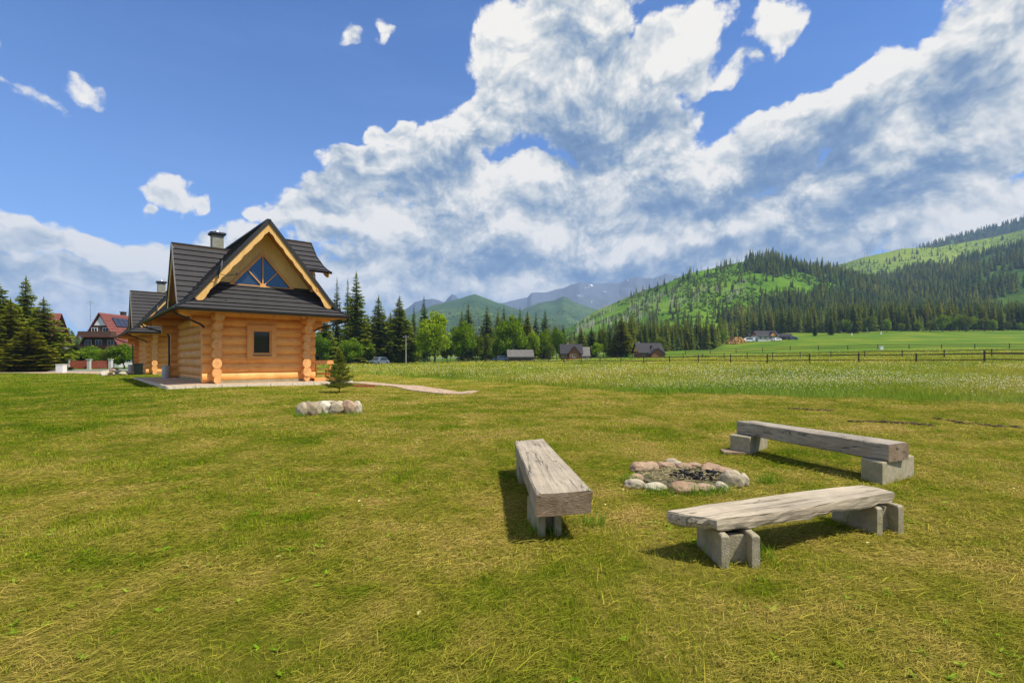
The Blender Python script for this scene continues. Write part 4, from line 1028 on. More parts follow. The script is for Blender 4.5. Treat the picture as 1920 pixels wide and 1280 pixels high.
    # soffit boards under the front overhang
    # --- left cross gable (faces the left), ridge at y=4
    def cross(yc, tin, tout_r, tout_e, zr, prof, sg, wallx):
        sgn = sg
        fo = lambda z, w: tin(z); out = lambda z, w: tout_r+(tout_e-tout_r)*(max(0, zr-z)/(zr-prof[-1][1]))**(2.2 if sgn > 0 else 1)
        q = MB()
        for s in (-1, 1):
            slope(q, prof, lambda z, w: out(z, w), lambda z, w: tin(z), lambda w, x, z, s=s: (x, yc+s*w, z), 0)
            for (w0, z0), (w1, z1) in zip(prof[:-1], prof[1:]):
                q.bar((out(z0, w0)-sgn*.02, yc+s*w0, z0-.02), (out(z1, w1)-sgn*.02, yc+s*w1, z1-.02), .06, .15, 1)
        q.bar((tout_r, yc, zr+.02), (tin(zr), yc, zr+.02), .18, .08, 1)
        q.build('cross_gable_roof', [M['tile'], M['dark_metal']], root)
        q = MB()
        for s in (-1, 1): under(q, prof, lambda z, w: out(z, w)-sgn*.03, lambda z, w: tin(z), lambda w, x, z, s=s: (x, yc+s*w, z), .08)
        q.build('soffit', M['soffit'], root)
        q = MB(); hw = [p for p in prof]
        pts = [(wallx, yc, zr-.18)]; L = [(yc-w, z-.16) for w, z in prof[1:]]; Rr = [(yc+w, z-.16) for w, z in prof[1:]]
        P = [(yc, zr-.18)]+Rr+L[::-1]
        a = [(wallx, p[0], p[1]) for p in P]; q.face(a); b = [(wallx-sgn*.1, p[0], p[1]) for p in P]; q.face(b[::-1])
        q.build('gable', M['pine'], root)
        for s in (-1, 1):
            q = MB(); board_rake(q, [(out(z-.0, w)-sgn*.07, yc+s*w, z-.14) for w, z in prof[:-1]]+[(out(prof[-1][1]+.1, 0)-sgn*.07, yc+s*prof[-1][0]*.97, prof[-1][1]-.02)], .27, .05, .02, .4, (sgn, 0, 0)); q.build('bargeboard', M['pine'], root)
    profL = [(0, 8.0), (1.0, 6.1), (1.7, 4.85), (2.05, 4.35)]
    cross(4.0, lambda z: RX-pw(z)+.25, -1.18, -1.20, 8.0, profL, -1, -.15)
    profR = [(0, 8.72), (.52, 7.8), (.85, 7.2), (1.1, 6.95), (1.4, 6.80)]
    cross(2.2, lambda z: RX+pw(z)-.25, 5.98, 6.75, 8.72, profR, 1, 5.15)
    q = MB(); q.box((4.95, 2.2, 6.2), (.45, 1.9, 1.6)); q.build('dormer_cheek', M['pine'], root)
    # --- chimney
    q = MB(); q.box((1.5, 6.0, 8.3), (.62, .62, 1.9)); ch = q.build('chimney', M['chimney'], root)
    q = MB(); q.box((1.5, 6.0, 9.30), (.86, .86, .12)); q.box((1.5, 6.0, 9.22), (.72, .72, .06)); q.build('cap', M['dark_metal'], ch)
    q = MB(); q.tube([(1.5, 6, 9.36), (1.5, 6, 9.5), (1.5, 6, 9.52)], [.14, .14, .05], 14); q.build('flue', M['steel'], ch)
    # --- gutters and downpipes
    def half_pipe(a, b, r=.085):
        q = MB(); a = Vector(a); b = Vector(b); t = (b-a).normalized(); x = t.cross(Vector((0, 0, 1))); rows = []
        for p in (a, b): rows.append([p+x*math.cos(u)*r+Vector((0, 0, math.sin(u)*r)) for u in np.linspace(-math.pi-.15, .15, 9)])
        q.grid(rows, 0, True); rows2 = [[v+Vector((0, 0, .0))-x*0 for v in [p+x*math.cos(u)*(r-.008)+Vector((0, 0, math.sin(u)*(r-.008))) for u in np.linspace(-math.pi-.15, .15, 9)]][::-1] for p in (a, b)]
        q.grid(rows2, 0, True); return q
    zg = 3.93
    half_pipe((RX-4.3, -1.6, zg), (RX+4.3, -1.6, zg)).build('gutter', M['dark_metal'], root)
    half_pipe((RX-4.36, -1.62, zg), (RX-4.36, HL+1.6, zg-.02)).build('gutter', M['dark_metal'], root)
    half_pipe((RX+4.36, HL+1.6, zg-.02), (RX+4.36, -1.62, zg)).build('gutter', M['dark_metal'], root)
    q = MB(); q.tube([(RX-4.34, -1.3, zg-.08), (RX-4.30, -1.25, zg-.22), (-.5, -.35, 3.25), (-.3, -.12, 3.12)], .052, 10); q.build('downpipe', M['dark_metal'], root)
    q = MB(); q.tube([(RX+4.34, -1.3, zg-.08), (RX+4.30, -1.25, zg-.22), (HW_+.5, -.2, 3.3), (HW_+.3, 0, 3.15)], .052, 10); q.build('downpipe', M['dark_metal'], root)
    q = MB(); q.tube([(RX-4.34, HL+1.1, zg-.1), (RX-4.2, HL+1.0, zg-.28), (-.5, HL-.2, 3.2), (-.42, HL-.3, 3.0), (-.42, HL-.3, .95)], .055, 10); q.build('downpipe', M['dark_metal'], root)
    # snow guard brackets along the left eave
    q = MB()
    for i in range(34): q.box((RX-4.17, -1.2+i*.39, 4.06), (.10, .07, .05))
    q.build('eave_bracket', M['eave_clip'], root)
    return root
M['eave_clip'] = simple('eave_clip', (.16, .16, .07), .6)
cabin = make_cabin()
cabin['label'] = 'near golden log cabin with black tiled roof and triangular gable window'
def L2W(x, y, z):
    c, s = math.cos(cabin.rotation_euler.z), math.sin(cabin.rotation_euler.z); return Vector((A0.x+c*x-s*y, A0.y+s*x+c*y, z))
# second cabin in the row, further from the road bend
D2 = 45.75; A2 = Vector(((284.6-960)/F*D2-.1, D2, -.12))
cab2 = copy_tree(cabin, A2, cabin.rotation_euler.z, None, 'further log cabin, half hidden behind the near one, same black roof')
cabin['group'] = cab2['group'] = 'log cabins in a row'
# satellite dishes on the left verge
def dish(base, label):
    r = empty('satellite_dish', base, cabin.rotation_euler.z, label, 'satellite dish', 'satellite dishes on the cabins')
    q = MB(); rows = []
    for i in range(6):
        a = i/5; rows.append([(math.cos(u)*.36*a, -.07*(1-a*a), math.sin(u)*.42*a) for u in np.linspace(0, 2*math.pi, 25)[:-1]])
    for i in range(5, -1, -1):
        a = i/5; rows.append([(math.cos(u)*.36*a, -.07*(1-a*a)+.018, math.sin(u)*.42*a) for u in np.linspace(0, 2*math.pi, 25)[:-1]])
    q.grid(rows, 0, True, True); o = q.build('reflector', M['dish'], r); o.rotation_euler = (R(12), 0, R(84))
    q = MB(); q.tube([(0, 0, -.30), (.25, -.1, -.36), (.62, -.3, -.28)], .018, 6); q.box((.66, -.32, -.25), (.07, .07, .11)); q.build('feed_arm', M['dark_metal'], r)
    q = MB(); q.tube([(0, .05, 0), (-.06, .1, -.2), (-.06, .12, -.5)], .025, 8); q.build('bracket', M['dark_metal'], r); return r
M['dish'] = simple('dish_enamel', (.12, .13, .15), .4, .1)
p = L2W(.18, -1.45, 6.02); dish(p, 'dark satellite dish fixed to the left verge of the near log cabin')
c_, s_ = math.cos(cabin.rotation_euler.z), math.sin(cabin.rotation_euler.z)
dish((A2.x+c_*.3+s_*1.45, A2.y+s_*.3-c_*1.45, 5.8), 'small satellite dish on the roof edge of the further log cabin')
# --- gravel aprons with a stone kerb
def apron(org, label):
    c, s = math.cos(cabin.rotation_euler.z), math.sin(cabin.rotation_euler.z)
    def w(x, y): 
        X, Y = org.x+c*x-s*y, org.y+s*x+c*y; return X, Y
    q = MB(); out = [(-2.05, -1.95), (HW_+1.7, -1.95), (HW_+1.7, HL+2), (-2.05, HL+2)]; top = ZB-.04
    N = []
    for a, b in zip(out, out[1:]+out[:1]):
        for i in range(10): t = i/10; N.append((a[0]+(b[0]-a[0])*t, a[1]+(b[1]-a[1])*t))
    cx_, cy_ = HW_/2, HL/2; rows = []
    for k_, zt in ((0., 1), (.6, 1), (1., .75)):
        rows.append([Vector((*w(cx_+(p[0]-cx_)*k_, cy_+(p[1]-cy_)*k_), top*zt+.0+org.z)) for p in N])
    rows.append([Vector((v.x, v.y, v.z-.5)) for v in rows[-1]])
    q.grid(rows, 0, False, True); o = q.build('gravel_apron', M['gravel']); tag(o, kind='structure')
    q = MB(); K = [Vector((*w(*p), 0)) for p in [(-2.1, -2.0), (HW_+1.75, -2.0), (HW_+1.75, HL+2.05), (-2.1, HL+2.05), (-2.1, -2.0)]]
    for a, b in zip(K[:-1], K[1:]):
        L = (b-a).length; n = int(L/1.0)
        for i in range(n):
            p0 = a.lerp(b, (i+.01)/n); p1 = a.lerp(b, (i+.985)/n); z = top*.75+.035+org.z
            q.bar((p0.x, p0.y, z-.16), (p1.x, p1.y, z-.16+random.uniform(-.008, .008)), .07, .36)
    o = q.build('kerb', M['kerb']); tag(o, label, 'kerb')
apron(Vector((A0.x, A0.y, 0)), 'pale stone kerb edging the gravel around the near log cabin')
apron(A2, 'pale stone kerb edging the gravel around the further log cabin')
# --- rain barrels under the far downpipes and the bin
def barrel(p, label):
    q = MB(); q.tube([(0, 0, 0), (0, 0, .05), (0, 0, .9), (0, 0, .93)], [.19, .21, .25, .24], 20); q.tube([(0, 0, .86), (0, 0, .89)], [.262, .262], 20)
    o = q.build('rain_barrel', M['plastic_gray'], None, p); tag(o, label, 'barrel', 'rain barrels by the cabins')
barrel(L2W(-.62, HL-.55, .12), 'gray rain barrel under the downpipe at the rear corner of the near log cabin')
barrel((A2.x+c_*-.62-s_*(HL-.55), A2.y+s_*-.62+c_*(HL-.55), .0), 'gray rain barrel at the rear corner of the further log cabin')
q = MB(); q.box((0, 0, .5), (.40, .45, 1.0), 0, None, 1.12); q.box((0, 0, 1.04), (.50, .55, .07)); b_ = q.build('wheelie_bin', M['bin'] if 'bin' in M else simple('bin_plastic', (.02, .05, .03), .5), None, (A2.x+c_*-.9+s_*.2, A2.y+s_*-.9-c_*.2, .05)); tag(b_, 'dark green bin standing by the side wall of the further log cabin', 'bin')
# --- deck step and bench at the right side of the near cabin
q = MB()
for i in range(5): q.box((HW_+.75, -.35+i*.24, ZB+.09), (1.25, .225, .06))
q.box((HW_+.75, -.48, ZB), (1.3, .05, .2)); o = q.build('wooden_step', M['trim'], None, (A0.x, A0.y, 0)); o.rotation_euler.z = cabin.rotation_euler.z; tag(o, 'low wooden step of planks at the right corner of the near log cabin', 'step')
bn = empty('garden_bench', L2W(HW_+1.0, .6, ZB+.12), cabin.rotation_euler.z, 'light wooden bench with plank back beside the right corner of the near log cabin', 'bench')
for x in (-.42, .42):
    q = MB(); q.bar((x, .1, 0), (x, -.12, 1.02), .09, .11); q.build('upright', M['trim'], bn)
    q = MB(); q.bar((x, .62, 0), (x, .55, .45), .09, .11); q.build('leg', M['trim'], bn)
q = MB(); q.box((0, -.13, .90), (1.25, .05, .24)); q.build('backrest', M['trim'], bn)
q = MB(); q.box((0, .30, .47), (1.2, .5, .05)); q.build('seat', M['trim'], bn)
q = MB(); q.box((0, .3, .2), (.9, .06, .12)); q.build('stretcher', M['trim'], bn)
# ------------------------------------------------------------------ benches round the fire
def beam(q, top, bot, seed=0, crack=True, live=None, n=14):
    """squared timber between a near and a far end; top/bot = 4 corners near-left, near-right, far-right, far-left"""
    r = random.Random(seed); rows = []
    T = [Vector(p) for p in top]; B = [Vector(p) for p in bot]
    for i in range(n+1):
        t = i/n; a, b = T[0].lerp(T[3], t), T[1].lerp(T[2], t); c, d = B[1].lerp(B[2], t), B[0].lerp(B[3], t)
        j = lambda k: Vector((r.uniform(-k, k), r.uniform(-k, k), r.uniform(-k, k)))
        e = .012; w = (b-a).normalized()*e; up = Vector((0, 0, e)); s = .004
        lv = Vector((0, 0, 0)) if live is None else live(t, r)
        row = [a+w+j(s)*.4, a.lerp(b, .35)+j(s), a.lerp(b, .7)+j(s), b-w+j(s)*.4, b-up+j(s), b.lerp(c, .5)+j(s), c+up+j(s)*.5+lv, c-w+j(s)+lv, d+w+j(s)-lv*0, d+up+j(s)*.5, d.lerp(a, .5)+j(s), a-up+j(s)]
        rows.append(row)
    q.grid(rows, 0, False, True)
    for row, rev in ((rows[0], False), (rows[-1], True)):
        c = sum(row, Vector())/len(row); m = len(row)
        for i in range(m):
            x, y = row[i], row[(i+1) % m]; q.face([y, x, c] if not rev else [x, y, c], 1)
def channel_block(q, p, ang, L=.46, Wd=.25, hh=.24, t=.055, web=.12, m=0):
    """hollow concrete block: two side plates joined by a cross web, open at the top and at the ends. p = ground centre, ang = direction of the plates"""
    Mx = Matrix.Rotation(ang, 3, 'Z'); p = Vector(p)
    for sg in (-1, 1):
        rows = []; x0, x1 = sg*(Wd/2-t), sg*Wd/2; r = random.Random(int(p.x*100)+sg)
        b = .008
        loop = lambda y, k: [Mx@Vector(v)+p for v in ((x0, y, -.06), (x1, y, -.06), (x1, y, hh-b-k), (x1-sg*b, y, hh-k), (x0+sg*b, y, hh-k), (x0, y, hh-b-k))]
        ys = [-L/2, -L/2+.012, -L/4, 0, L/4, L/2-.012, L/2]
        rows = [loop(y, r.uniform(0, .008)+(.012 if i in (0, 6) else 0)) for i, y in enumerate(ys)]
        if sg < 0: rows = rows[::-1]
        q.grid(rows, m, False, True); q.face(rows[0][::-1], m); q.face(rows[-1], m)
    for yy in (L/2-web, -L/2+web):
        q.box(Mx@Vector((0, yy, hh/2-.045))+p, (Wd-2*t+.01, .05, hh+.02), m, Mx)
def solid_block(q, corners, z0, z1, m=0):
    C = [Vector((*c, 0)) for c in corners]; cen = sum(C, Vector())/4; rows = []
    for z, k in ((z0, 1), (z1-.012, 1), (z1, .97)): rows.append([cen+(c-cen)*k+Vector((0, 0, z)) for c in C])
    q.grid(rows, m, False, True); q.face(rows[-1], m)
BG = 'benches around the fire pit'
# --- left bench: a squared beam seen from its near end
b1 = empty('beam_bench', (0, 0, 0), 0, 'thick squared gray timber bench left of the fire pit, its cut end towards the viewer', 'bench', BG)
zt, zb = .41, .225
T = [W(1005.5, 926, zt), W(1111.5, 919, zt), W(1018.7, 822, zt), W(965, 826.5, zt)]
Bt = [Vector((p.x+dx, p.y+dy, zb)) for p, (dx, dy) in zip(T, ((.0, .01), (-.01, .01), (-.01, 0), (.01, 0)))]
q = MB(); beam(q, T, Bt, 3); q.build('seat', [M['beam_b1'], M['beam_end']], b1)
ax = (T[3]-T[0]).normalized(); ang1 = math.atan2(ax.y, ax.x); mid = (T[0]+T[1])/2
q = MB(); pa = W(1012, 1006, 0); channel_block(q, (pa.x+.045, pa.y+.24, 0), ang1-math.pi/2+.12, .46, .19, .23); q.build('concrete_block', M['concrete'], b1)
pb = (T[2]+T[3])/2-ax*.42; q = MB(); channel_block(q, (pb.x-.03, pb.y, 0), ang1-math.pi/2, .46, .30, .23); q.build('concrete_block', M['concrete'], b1)
# --- rear right bench
b2 = empty('beam_bench', (0, 0, 0), 0, 'long gray timber bench behind and right of the fire pit', 'bench', BG)
zt2, zb2 = .46, .26
T = [W(1665.9, 833.6, zt2), W(1703.5, 829, zt2), W(1416, 788.3, zt2), W(1381.5, 788.8, zt2)]; T[3] = Vector((T[2].x-.40, T[2].y-.06, zt2)) if False else T[3]
Bt = [Vector((p.x, p.y, zb2)) for p in T]
q = MB(); beam(q, T, Bt, 5); q.build('seat', [M['beam_b2'], M['beam_end']], b2)
ax2 = (T[3]-T[0]).normalized(); n2 = Vector((ax2.y, -ax2.x, 0)); 
if n2.y < 0: n2 = -n2
def blk(root, c0, a, L, Wd, hh, name='concrete_block'):
    q = MB(); A_ = Vector((math.cos(a), math.sin(a), 0)); B_ = Vector((-A_.y, A_.x, 0)); c0 = Vector(c0)
    C = [c0, c0+A_*L, c0+A_*L+B_*Wd, c0+B_*Wd]; solid_block(q, [(v.x, v.y) for v in C], -.05, hh); return q
g0 = W(1654.7, 910, 0); g1 = W(1713.5, 893, 0); g2 = W(1614.4, 898, 0)
q = MB(); solid_block(q, [(g2.x, g2.y), (g0.x, g0.y), (g1.x, g1.y), (g2.x+g1.x-g0.x, g2.y+g1.y-g0.y)], -.05, zb2); q.build('concrete_block', M['concrete'], b2)
g0 = W(1406, 851.5, 0); g1 = W(1439, 840, 0); g2 = W(1369, 845, 0)
q = MB(); solid_block(q, [(g2.x, g2.y), (g0.x, g0.y), (g1.x, g1.y), (g2.x+g1.x-g0.x, g2.y+g1.y-g0.y)], -.05, zb2); q.build('concrete_block', M['concrete'], b2)
q = MB(); c = W(1392, 851, 0); q.box((c.x-.05, c.y+.12, .012), (.40, .30, .03), 0, Matrix.Rotation(-.2, 3, 'Z')); q.build('base_slab', M['beam_end'], b2)
# --- front bench: a thin slab with a waney edge
b3 = empty('beam_bench', (0, 0, 0), 0, 'low bench nearest the viewer, a wavy edged pale slab on two hollow concrete blocks', 'bench', BG)
zt3 = .335
out = [(1250.5, 957.2), (1300, 967), (1344.8, 972.6), (1400, 966.5), (1450, 960.5), (1500, 953), (1550, 943), (1600, 934.5), (1640, 927.5), (1675.5, 922), (1648, 914), (1616.7, 908.8), (1560, 914), (1500, 921.5), (1440, 930), (1388, 937.5), (1330, 944.5), (1290, 951)]
TT = [W(x, y, zt3) for x, y in out]; cen = sum(TT, Vector())/len(TT); r = random.Random(4)
def ring(z, k, jit): return [Vector((cen.x+(p.x-cen.x)*k+r.uniform(-jit, jit), cen.y+(p.y-cen.y)*k+r.uniform(-jit, jit), z)) for p in TT]
def densify(P, n=3):
    o = []
    for a, b in zip(P, P[1:]+P[:1]):
        for i in range(n): t = i/n; o.append(a.lerp(b, t)+Vector((r.uniform(-.003, .003), r.uniform(-.003, .003), 0)))
    return o
base_ = densify(TT); rr_ = [r.uniform(.985, 1.0) for _ in base_]
thk = [.088+.008*math.sin(i*.9)+r.uniform(-.008, .008) for i in range(len(base_))]
rows = []
for f, k_ in ((0, .995), (.12, 1.0), (.5, 1.006), (.85, .992), (1, .97)):
    rows.append([Vector((cen.x+(p.x-cen.x)*k_+r.uniform(-.004, .004), cen.y+(p.y-cen.y)*k_+r.uniform(-.004, .004), zt3-t_*f)) for p, t_ in zip(base_, thk)])
q = MB(); q.grid(rows[::-1], 0, False, True)
lo = rows[-1]; axv = (TT[10]-TT[1]).normalized()
def cap(ringp, flip):
    m_ = len(ringp); i0 = 0; half = m_//2; L = [ringp[i] for i in range(0, half+1)]; Rr = [ringp[-i % m_] for i in range(0, half+1)]
    for i in range(half):
        f_ = [L[i], L[i+1], Rr[i+1], Rr[i]]
        f_ = [v for k2, v in enumerate(f_) if all((v-w_).length > 1e-6 for w_ in f_[:k2])]
        if len(f_) > 2: q.face(f_[::-1] if flip else f_)
cap(rows[0], False); cap(lo, True)
q.build('seat', [M['beam_b3']], b3)
q = MB(); c = (W(1357, 1063, 0)+W(1422, 1066, 0))/2; channel_block(q, (c.x-.01, c.y+.215, 0), .02, .45, .27, .235); q.build('concrete_block', M['concrete'], b3)
q = MB(); c = (W(1636, 998, 0)+W(1689, 1003, 0))/2; channel_block(q, (c.x-.03, c.y+.20, 0), .22, .45, .27, .235); q.build('concrete_block', M['concrete'], b3)

# ------------------------------------------------------------------ stones
def rock(loc, dims, rz, seed, m, name='stone', tilt=0):
    r = np.random.default_rng(seed); import bmesh
    bm = bmesh.new(); bmesh.ops.create_icosphere(bm, subdivisions=4, radius=1)
    ph = r.random(6)*6.28; pl = r.normal(size=(7, 3)); pl /= np.linalg.norm(pl, axis=1)[:, None]; cut = r.uniform(.70, .96, 7)
    for v in bm.verts:
        p = np.array(v.co)
        for n_, c_ in zip(pl, cut):
            d_ = p@n_
            if d_ > c_: p = p-n_*(d_-c_)*.8
        k_ = 1+.09*math.sin(p[0]*3+ph[0])*math.cos(p[1]*2.5+ph[1])+.045*math.sin(p[2]*7+ph[2]+p[0]*5)*math.cos(p[1]*6+ph[3])+.012*r.normal()
        v.co = Vector(p*k_)
    me = bpy.data.meshes.new(name); bm.to_mesh(me); bm.free(); me.polygons.foreach_set('use_smooth', [True]*len(me.polygons)); me.materials.append(m)
    for v in me.vertices: v.co = Vector((v.co.x*dims[0], v.co.y*dims[1], v.co.z*dims[2]))
    o = bpy.data.objects.new(name, me); COL.objects.link(o); o.location = loc; o.rotation_euler = (tilt, tilt*.5, rz); return o
FR = 'stones ringing the fire pit'
# px, py of the visible base centre, half width px, height px, material, label
FP = [
 (1192, 917, 17, 15, 'rock_white', 'flat pale stone at the front left of the fire pit ring'),
 (1206, 888, 20, 17, 'rock_pink', 'soot stained pinkish stone at the left of the fire pit ring'),
 (1222, 884, 15, 16, 'rock_pink', 'pink and black stone at the back left of the fire pit ring'),
 (1232, 921, 19, 12, 'rock_white', 'low white stone at the front of the fire pit ring, second from the left'),
 (1252, 880, 14, 12, 'rock_pink', 'dark stained small stone at the back of the fire pit ring'),
 (1262, 872, 12, 11, 'rock', 'small tan stone sitting highest at the back of the fire pit ring'),
 (1288, 926, 25, 18, 'rock_pink', 'largest brown boulder in the middle front of the fire pit ring'),
 (1285, 881, 14, 10, 'rock_pink', 'rounded reddish stone at the back middle of the fire pit ring'),
 (1306, 880, 14, 10, 'rock_pink', 'brownish stone right of the reddish one at the back of the ring'),
 (1329, 923, 17, 12, 'rock_pink', 'flat pinkish stone right of the large brown boulder'),
 (1356, 921, 12, 15, 'rock_white', 'small rounded white stone at the front right of the ring'),
 (1338, 886, 18, 13, 'rock_pink', 'long tan stone at the back right of the fire pit ring'),
 (1361, 893, 17, 14, 'rock_pink', 'brown stone between the long tan stone and the big gray boulder'),
 (1380, 914, 20, 27, 'rock', 'biggest light gray boulder at the right end of the fire pit ring'),
 (1398, 911, 9, 20, 'rock_white', 'narrow pale stone leaning on the big gray boulder of the ring'),
 (1196, 903, 12, 12, 'rock_pink', 'squarish pink stone on the left edge of the fire pit ring'),
]
for i, (px, py, hw, hp_, mt, lab) in enumerate(FP):
    g = W(px, py, 0); w = hw*g.y/F; h_ = hp_*g.y/F
    o = rock((g.x, g.y+w*.7, h_*.42), (w*1.14, w*.90, h_*.74), random.uniform(-.4, .4), 50+i, M[mt]); tag(o, lab, 'stone', FR)
rr = random.Random(31)
for i, (px, py) in enumerate(((1183, 896), (1211, 872), (1240, 868), (1272, 866), (1296, 870), (1320, 873), (1352, 876), (1378, 884), (1395, 894), (1217, 876), (1331, 870))):
    g = W(px, py+8, 0); o = rock((g.x, g.y+.05, .022), (rr.uniform(.045, .085), rr.uniform(.04, .07), rr.uniform(.035, .06)), rr.uniform(0, 3), 300+i, M[('rock_pink', 'rock', 'rock_pink', 'rock_white')[i % 4]]); tag(o, 'small stone wedged into the fire pit ring', 'stone', 'small wedge stones of the fire pit')
pitc = W(1290, 899, 0)
q = MB(); rows = []
for k_ in (0, .4, .8, 1.): rows.append([(pitc.x+math.cos(a)*.62*k_, pitc.y+.05+math.sin(a)*.50*k_, gz(pitc.x, pitc.y)*0+.035-.01*k_+random.uniform(-.012, .012)) for a in np.linspace(0, 6.2832, 33)[:-1]])
q.grid(rows, 0, True, True); o = q.build('ash_bed', M['ash']); tag(o, 'dark ashes and soil inside the stone fire ring', kind='stuff')
q = MB(); rr = random.Random(8)
for i in range(150):
    a = rr.uniform(0, 6.28); d = .36*rr.random()**.6; c = Vector((pitc.x+.14+math.cos(a)*d, pitc.y+.03+math.sin(a)*d*.8, .045+rr.random()*.02)); s = rr.choice((.008, .014, .03))*rr.uniform(.7, 1.2)
    q.box(c, (s*rr.uniform(.8, 2.6), s, s*.9), 0, Matrix.Rotation(rr.uniform(0, 6), 3, 'Z')@Matrix.Rotation(rr.uniform(-.5, .5), 3, 'X'))
o = q.build('charcoal', M['coal']); tag(o, 'black burnt wood pieces scattered in the fire pit', kind='stuff')
q = MB()
for i in range(200):
    a = rr.uniform(0, 6.28); d = .55*rr.random()**.5; c = Vector((pitc.x-.06+math.cos(a)*d*.95, pitc.y+.05+math.sin(a)*d*.7, .055)); L = rr.uniform(.04, .14); t = rr.uniform(0, 6.28)
    q.bar(c, c+Vector((math.cos(t)*L, math.sin(t)*L, rr.uniform(-.01, .02))), .006, .006)
o = q.build('twigs', M['hay']); tag(o, 'pale twigs and straw in the fire pit', kind='stuff')
RG = 'boulders piled on the lawn before the cabin'
RP = [
 (564, 781, 11, 24, 'rock', 'leftmost narrow gray brown boulder of the pile on the lawn'), (578, 780, 12, 25, 'rock', 'tan boulder second from the left in the lawn pile'),
 (588, 779, 11, 23, 'rock', 'darkest gray boulder in the left half of the lawn pile'), (606, 777, 13, 22, 'rock_white', 'pale cream boulder in the middle front of the lawn pile'),
 (628, 777, 13, 21, 'rock', 'rounded gray boulder right of the pale cream one in the lawn pile'), (637, 767, 9, 13, 'rock_white', 'white boulder topping the back of the lawn pile'),
 (652, 776, 13, 24, 'rock_pink', 'broad brownish boulder near the right end of the lawn pile'), (668, 775, 9, 21, 'rock_white', 'slanted pale boulder at the right end of the lawn pile'),
 (612, 763, 12, 10, 'rock_white', 'low pale stone at the back of the lawn pile'), (597, 765, 9, 11, 'rock', 'small tan stone at the back left of the lawn pile'),
 (651, 764, 9, 11, 'rock_pink', 'small brown stone at the back right of the lawn pile'), (624, 764, 8, 10, 'rock', 'small gray stone wedged at the back middle of the lawn pile'),
]
for i, (px, py, hw, hp_, mt, lab) in enumerate(RP):
    g = W(px, py, 0); g.z = gz(g.x, g.y); w = hw*g.y/F; h_ = hp_*g.y/F
    o = rock((g.x, g.y+w*.6, g.z+h_*.42), (w*1.12, w*.95, h_*.68), random.uniform(-.5, .5), 90+i, M[mt], tilt=random.uniform(-.15, .15)); tag(o, lab, 'boulder', RG)
# heap of pale rubble stones by the second cabin: countable, small
for i in range(26):
    px = 209+random.gauss(0, 13); d = 43+random.uniform(-1.6, 2.2); p = at(px, d); s = random.uniform(.12, .3)
    hgt = max(0, .55-abs(px-209)*.022)*random.random()
    o = rock(p+Vector((0, 0, hgt+s*.3)), (s*1.2, s, s*.6), random.uniform(0, 6), 200+i, M['rock_white' if i % 3 else 'rock_pink'], tilt=random.uniform(-.4, .4)); tag(o, 'pale field stone in the heap left of the further log cabin', 'stone', 'heap of stones by the further cabin')

# ------------------------------------------------------------------ sapling spruce on the lawn
def sapling(hh, rad, seed):
    r = np.random.default_rng(seed); V = []; Fc = []
    def needle(p, d, L, w):
        s = np.cross(d, r.normal(size=3)); s /= np.linalg.norm(s)+1e-6; i = len(V); V.extend((p-s*w, p+s*w, p+d*L)); Fc.append((i, i+1, i+2))
    q = MB()
    for w_ in range(15):
        t = w_/15; z = hh*(.10+.86*t**1.05); Rr = rad*(1-t)**.95*(.9+.25*r.random())*(1. if t > .08 else .9); n = int(9-4*t)
        for j in range(n):
            a = 6.283*j/n+r.random()*1.2; L = Rr*(.7+.45*r.random()); el = .28+.55*t+r.normal()*.08; u = np.array((math.cos(a)*math.cos(el), math.sin(a)*math.cos(el), math.sin(el)))
            p0 = np.array((0, 0, z)); p1 = p0+u*L+np.array((0, 0, -.05*L)); q.tube([p0, (p0+p1)/2+np.array((0, 0, .02)), p1], [.008, .005, .002], 4, cap=False)
            segs = [(p0, p1, L)]
            for k_ in range(int(3+L*9)):
                f = .25+.7*r.random(); b0 = p0+(p1-p0)*f; s = np.cross(u, (0, 0, 1)); s /= np.linalg.norm(s); sd_ = 1 if r.random() < .5 else -1
                d_ = u*.75+s*sd_*.65+np.array((0, 0, r.normal()*.12)); d_ /= np.linalg.norm(d_); l2 = L*(1-f)*.75+.05; segs.append((b0, b0+d_*l2, l2))
            for (s0, s1, l_) in segs:
                d0 = (s1-s0)/(np.linalg.norm(s1-s0)+1e-6)
                for _ in range(int(14+l_*110)):
                    f = r.random(); nn = r.normal(size=3); nn -= d0*(nn@d0)*.4; nn /= np.linalg.norm(nn); needle(s0+(s1-s0)*f, nn*.8+d0*.6, .045+.025*r.random(), .0065)
    for _ in range(160):
        f = r.random(); nn = r.normal(size=3); nn /= np.linalg.norm(nn); needle(np.array((0, 0, hh*(.85+.2*f))), nn+np.array((0, 0, .6)), .04, .008)
    return q, np.array(V), np.array(Fc)
def place_sapling(p, hh, rad, seed, label):
    root = empty('spruce_sapling', p, 0, label, 'sapling', 'young spruces on the lawn'); q, V, Fc = sapling(hh, rad, seed)
    q.tube([(0, 0, -.1), (.01, 0, hh*.5), (0, 0, hh*1.05)], [.026, .016, .004], 8); q.build('trunk', M['bark'], root); np_mesh('crown', V, Fc, M['sapling'], root); return root
g = W(636, 737, 0); g.z = gz(g.x, g.y); place_sapling(g, 1.95, .72, 5, 'young spruce on the lawn before the right corner of the near log cabin')
p = Vector((A2.x+c_*1.9+s_*1.6, A2.y+s_*1.9-c_*1.6, .1)); place_sapling(p, 1.5, .55, 6, 'young spruce in front of the further log cabin')

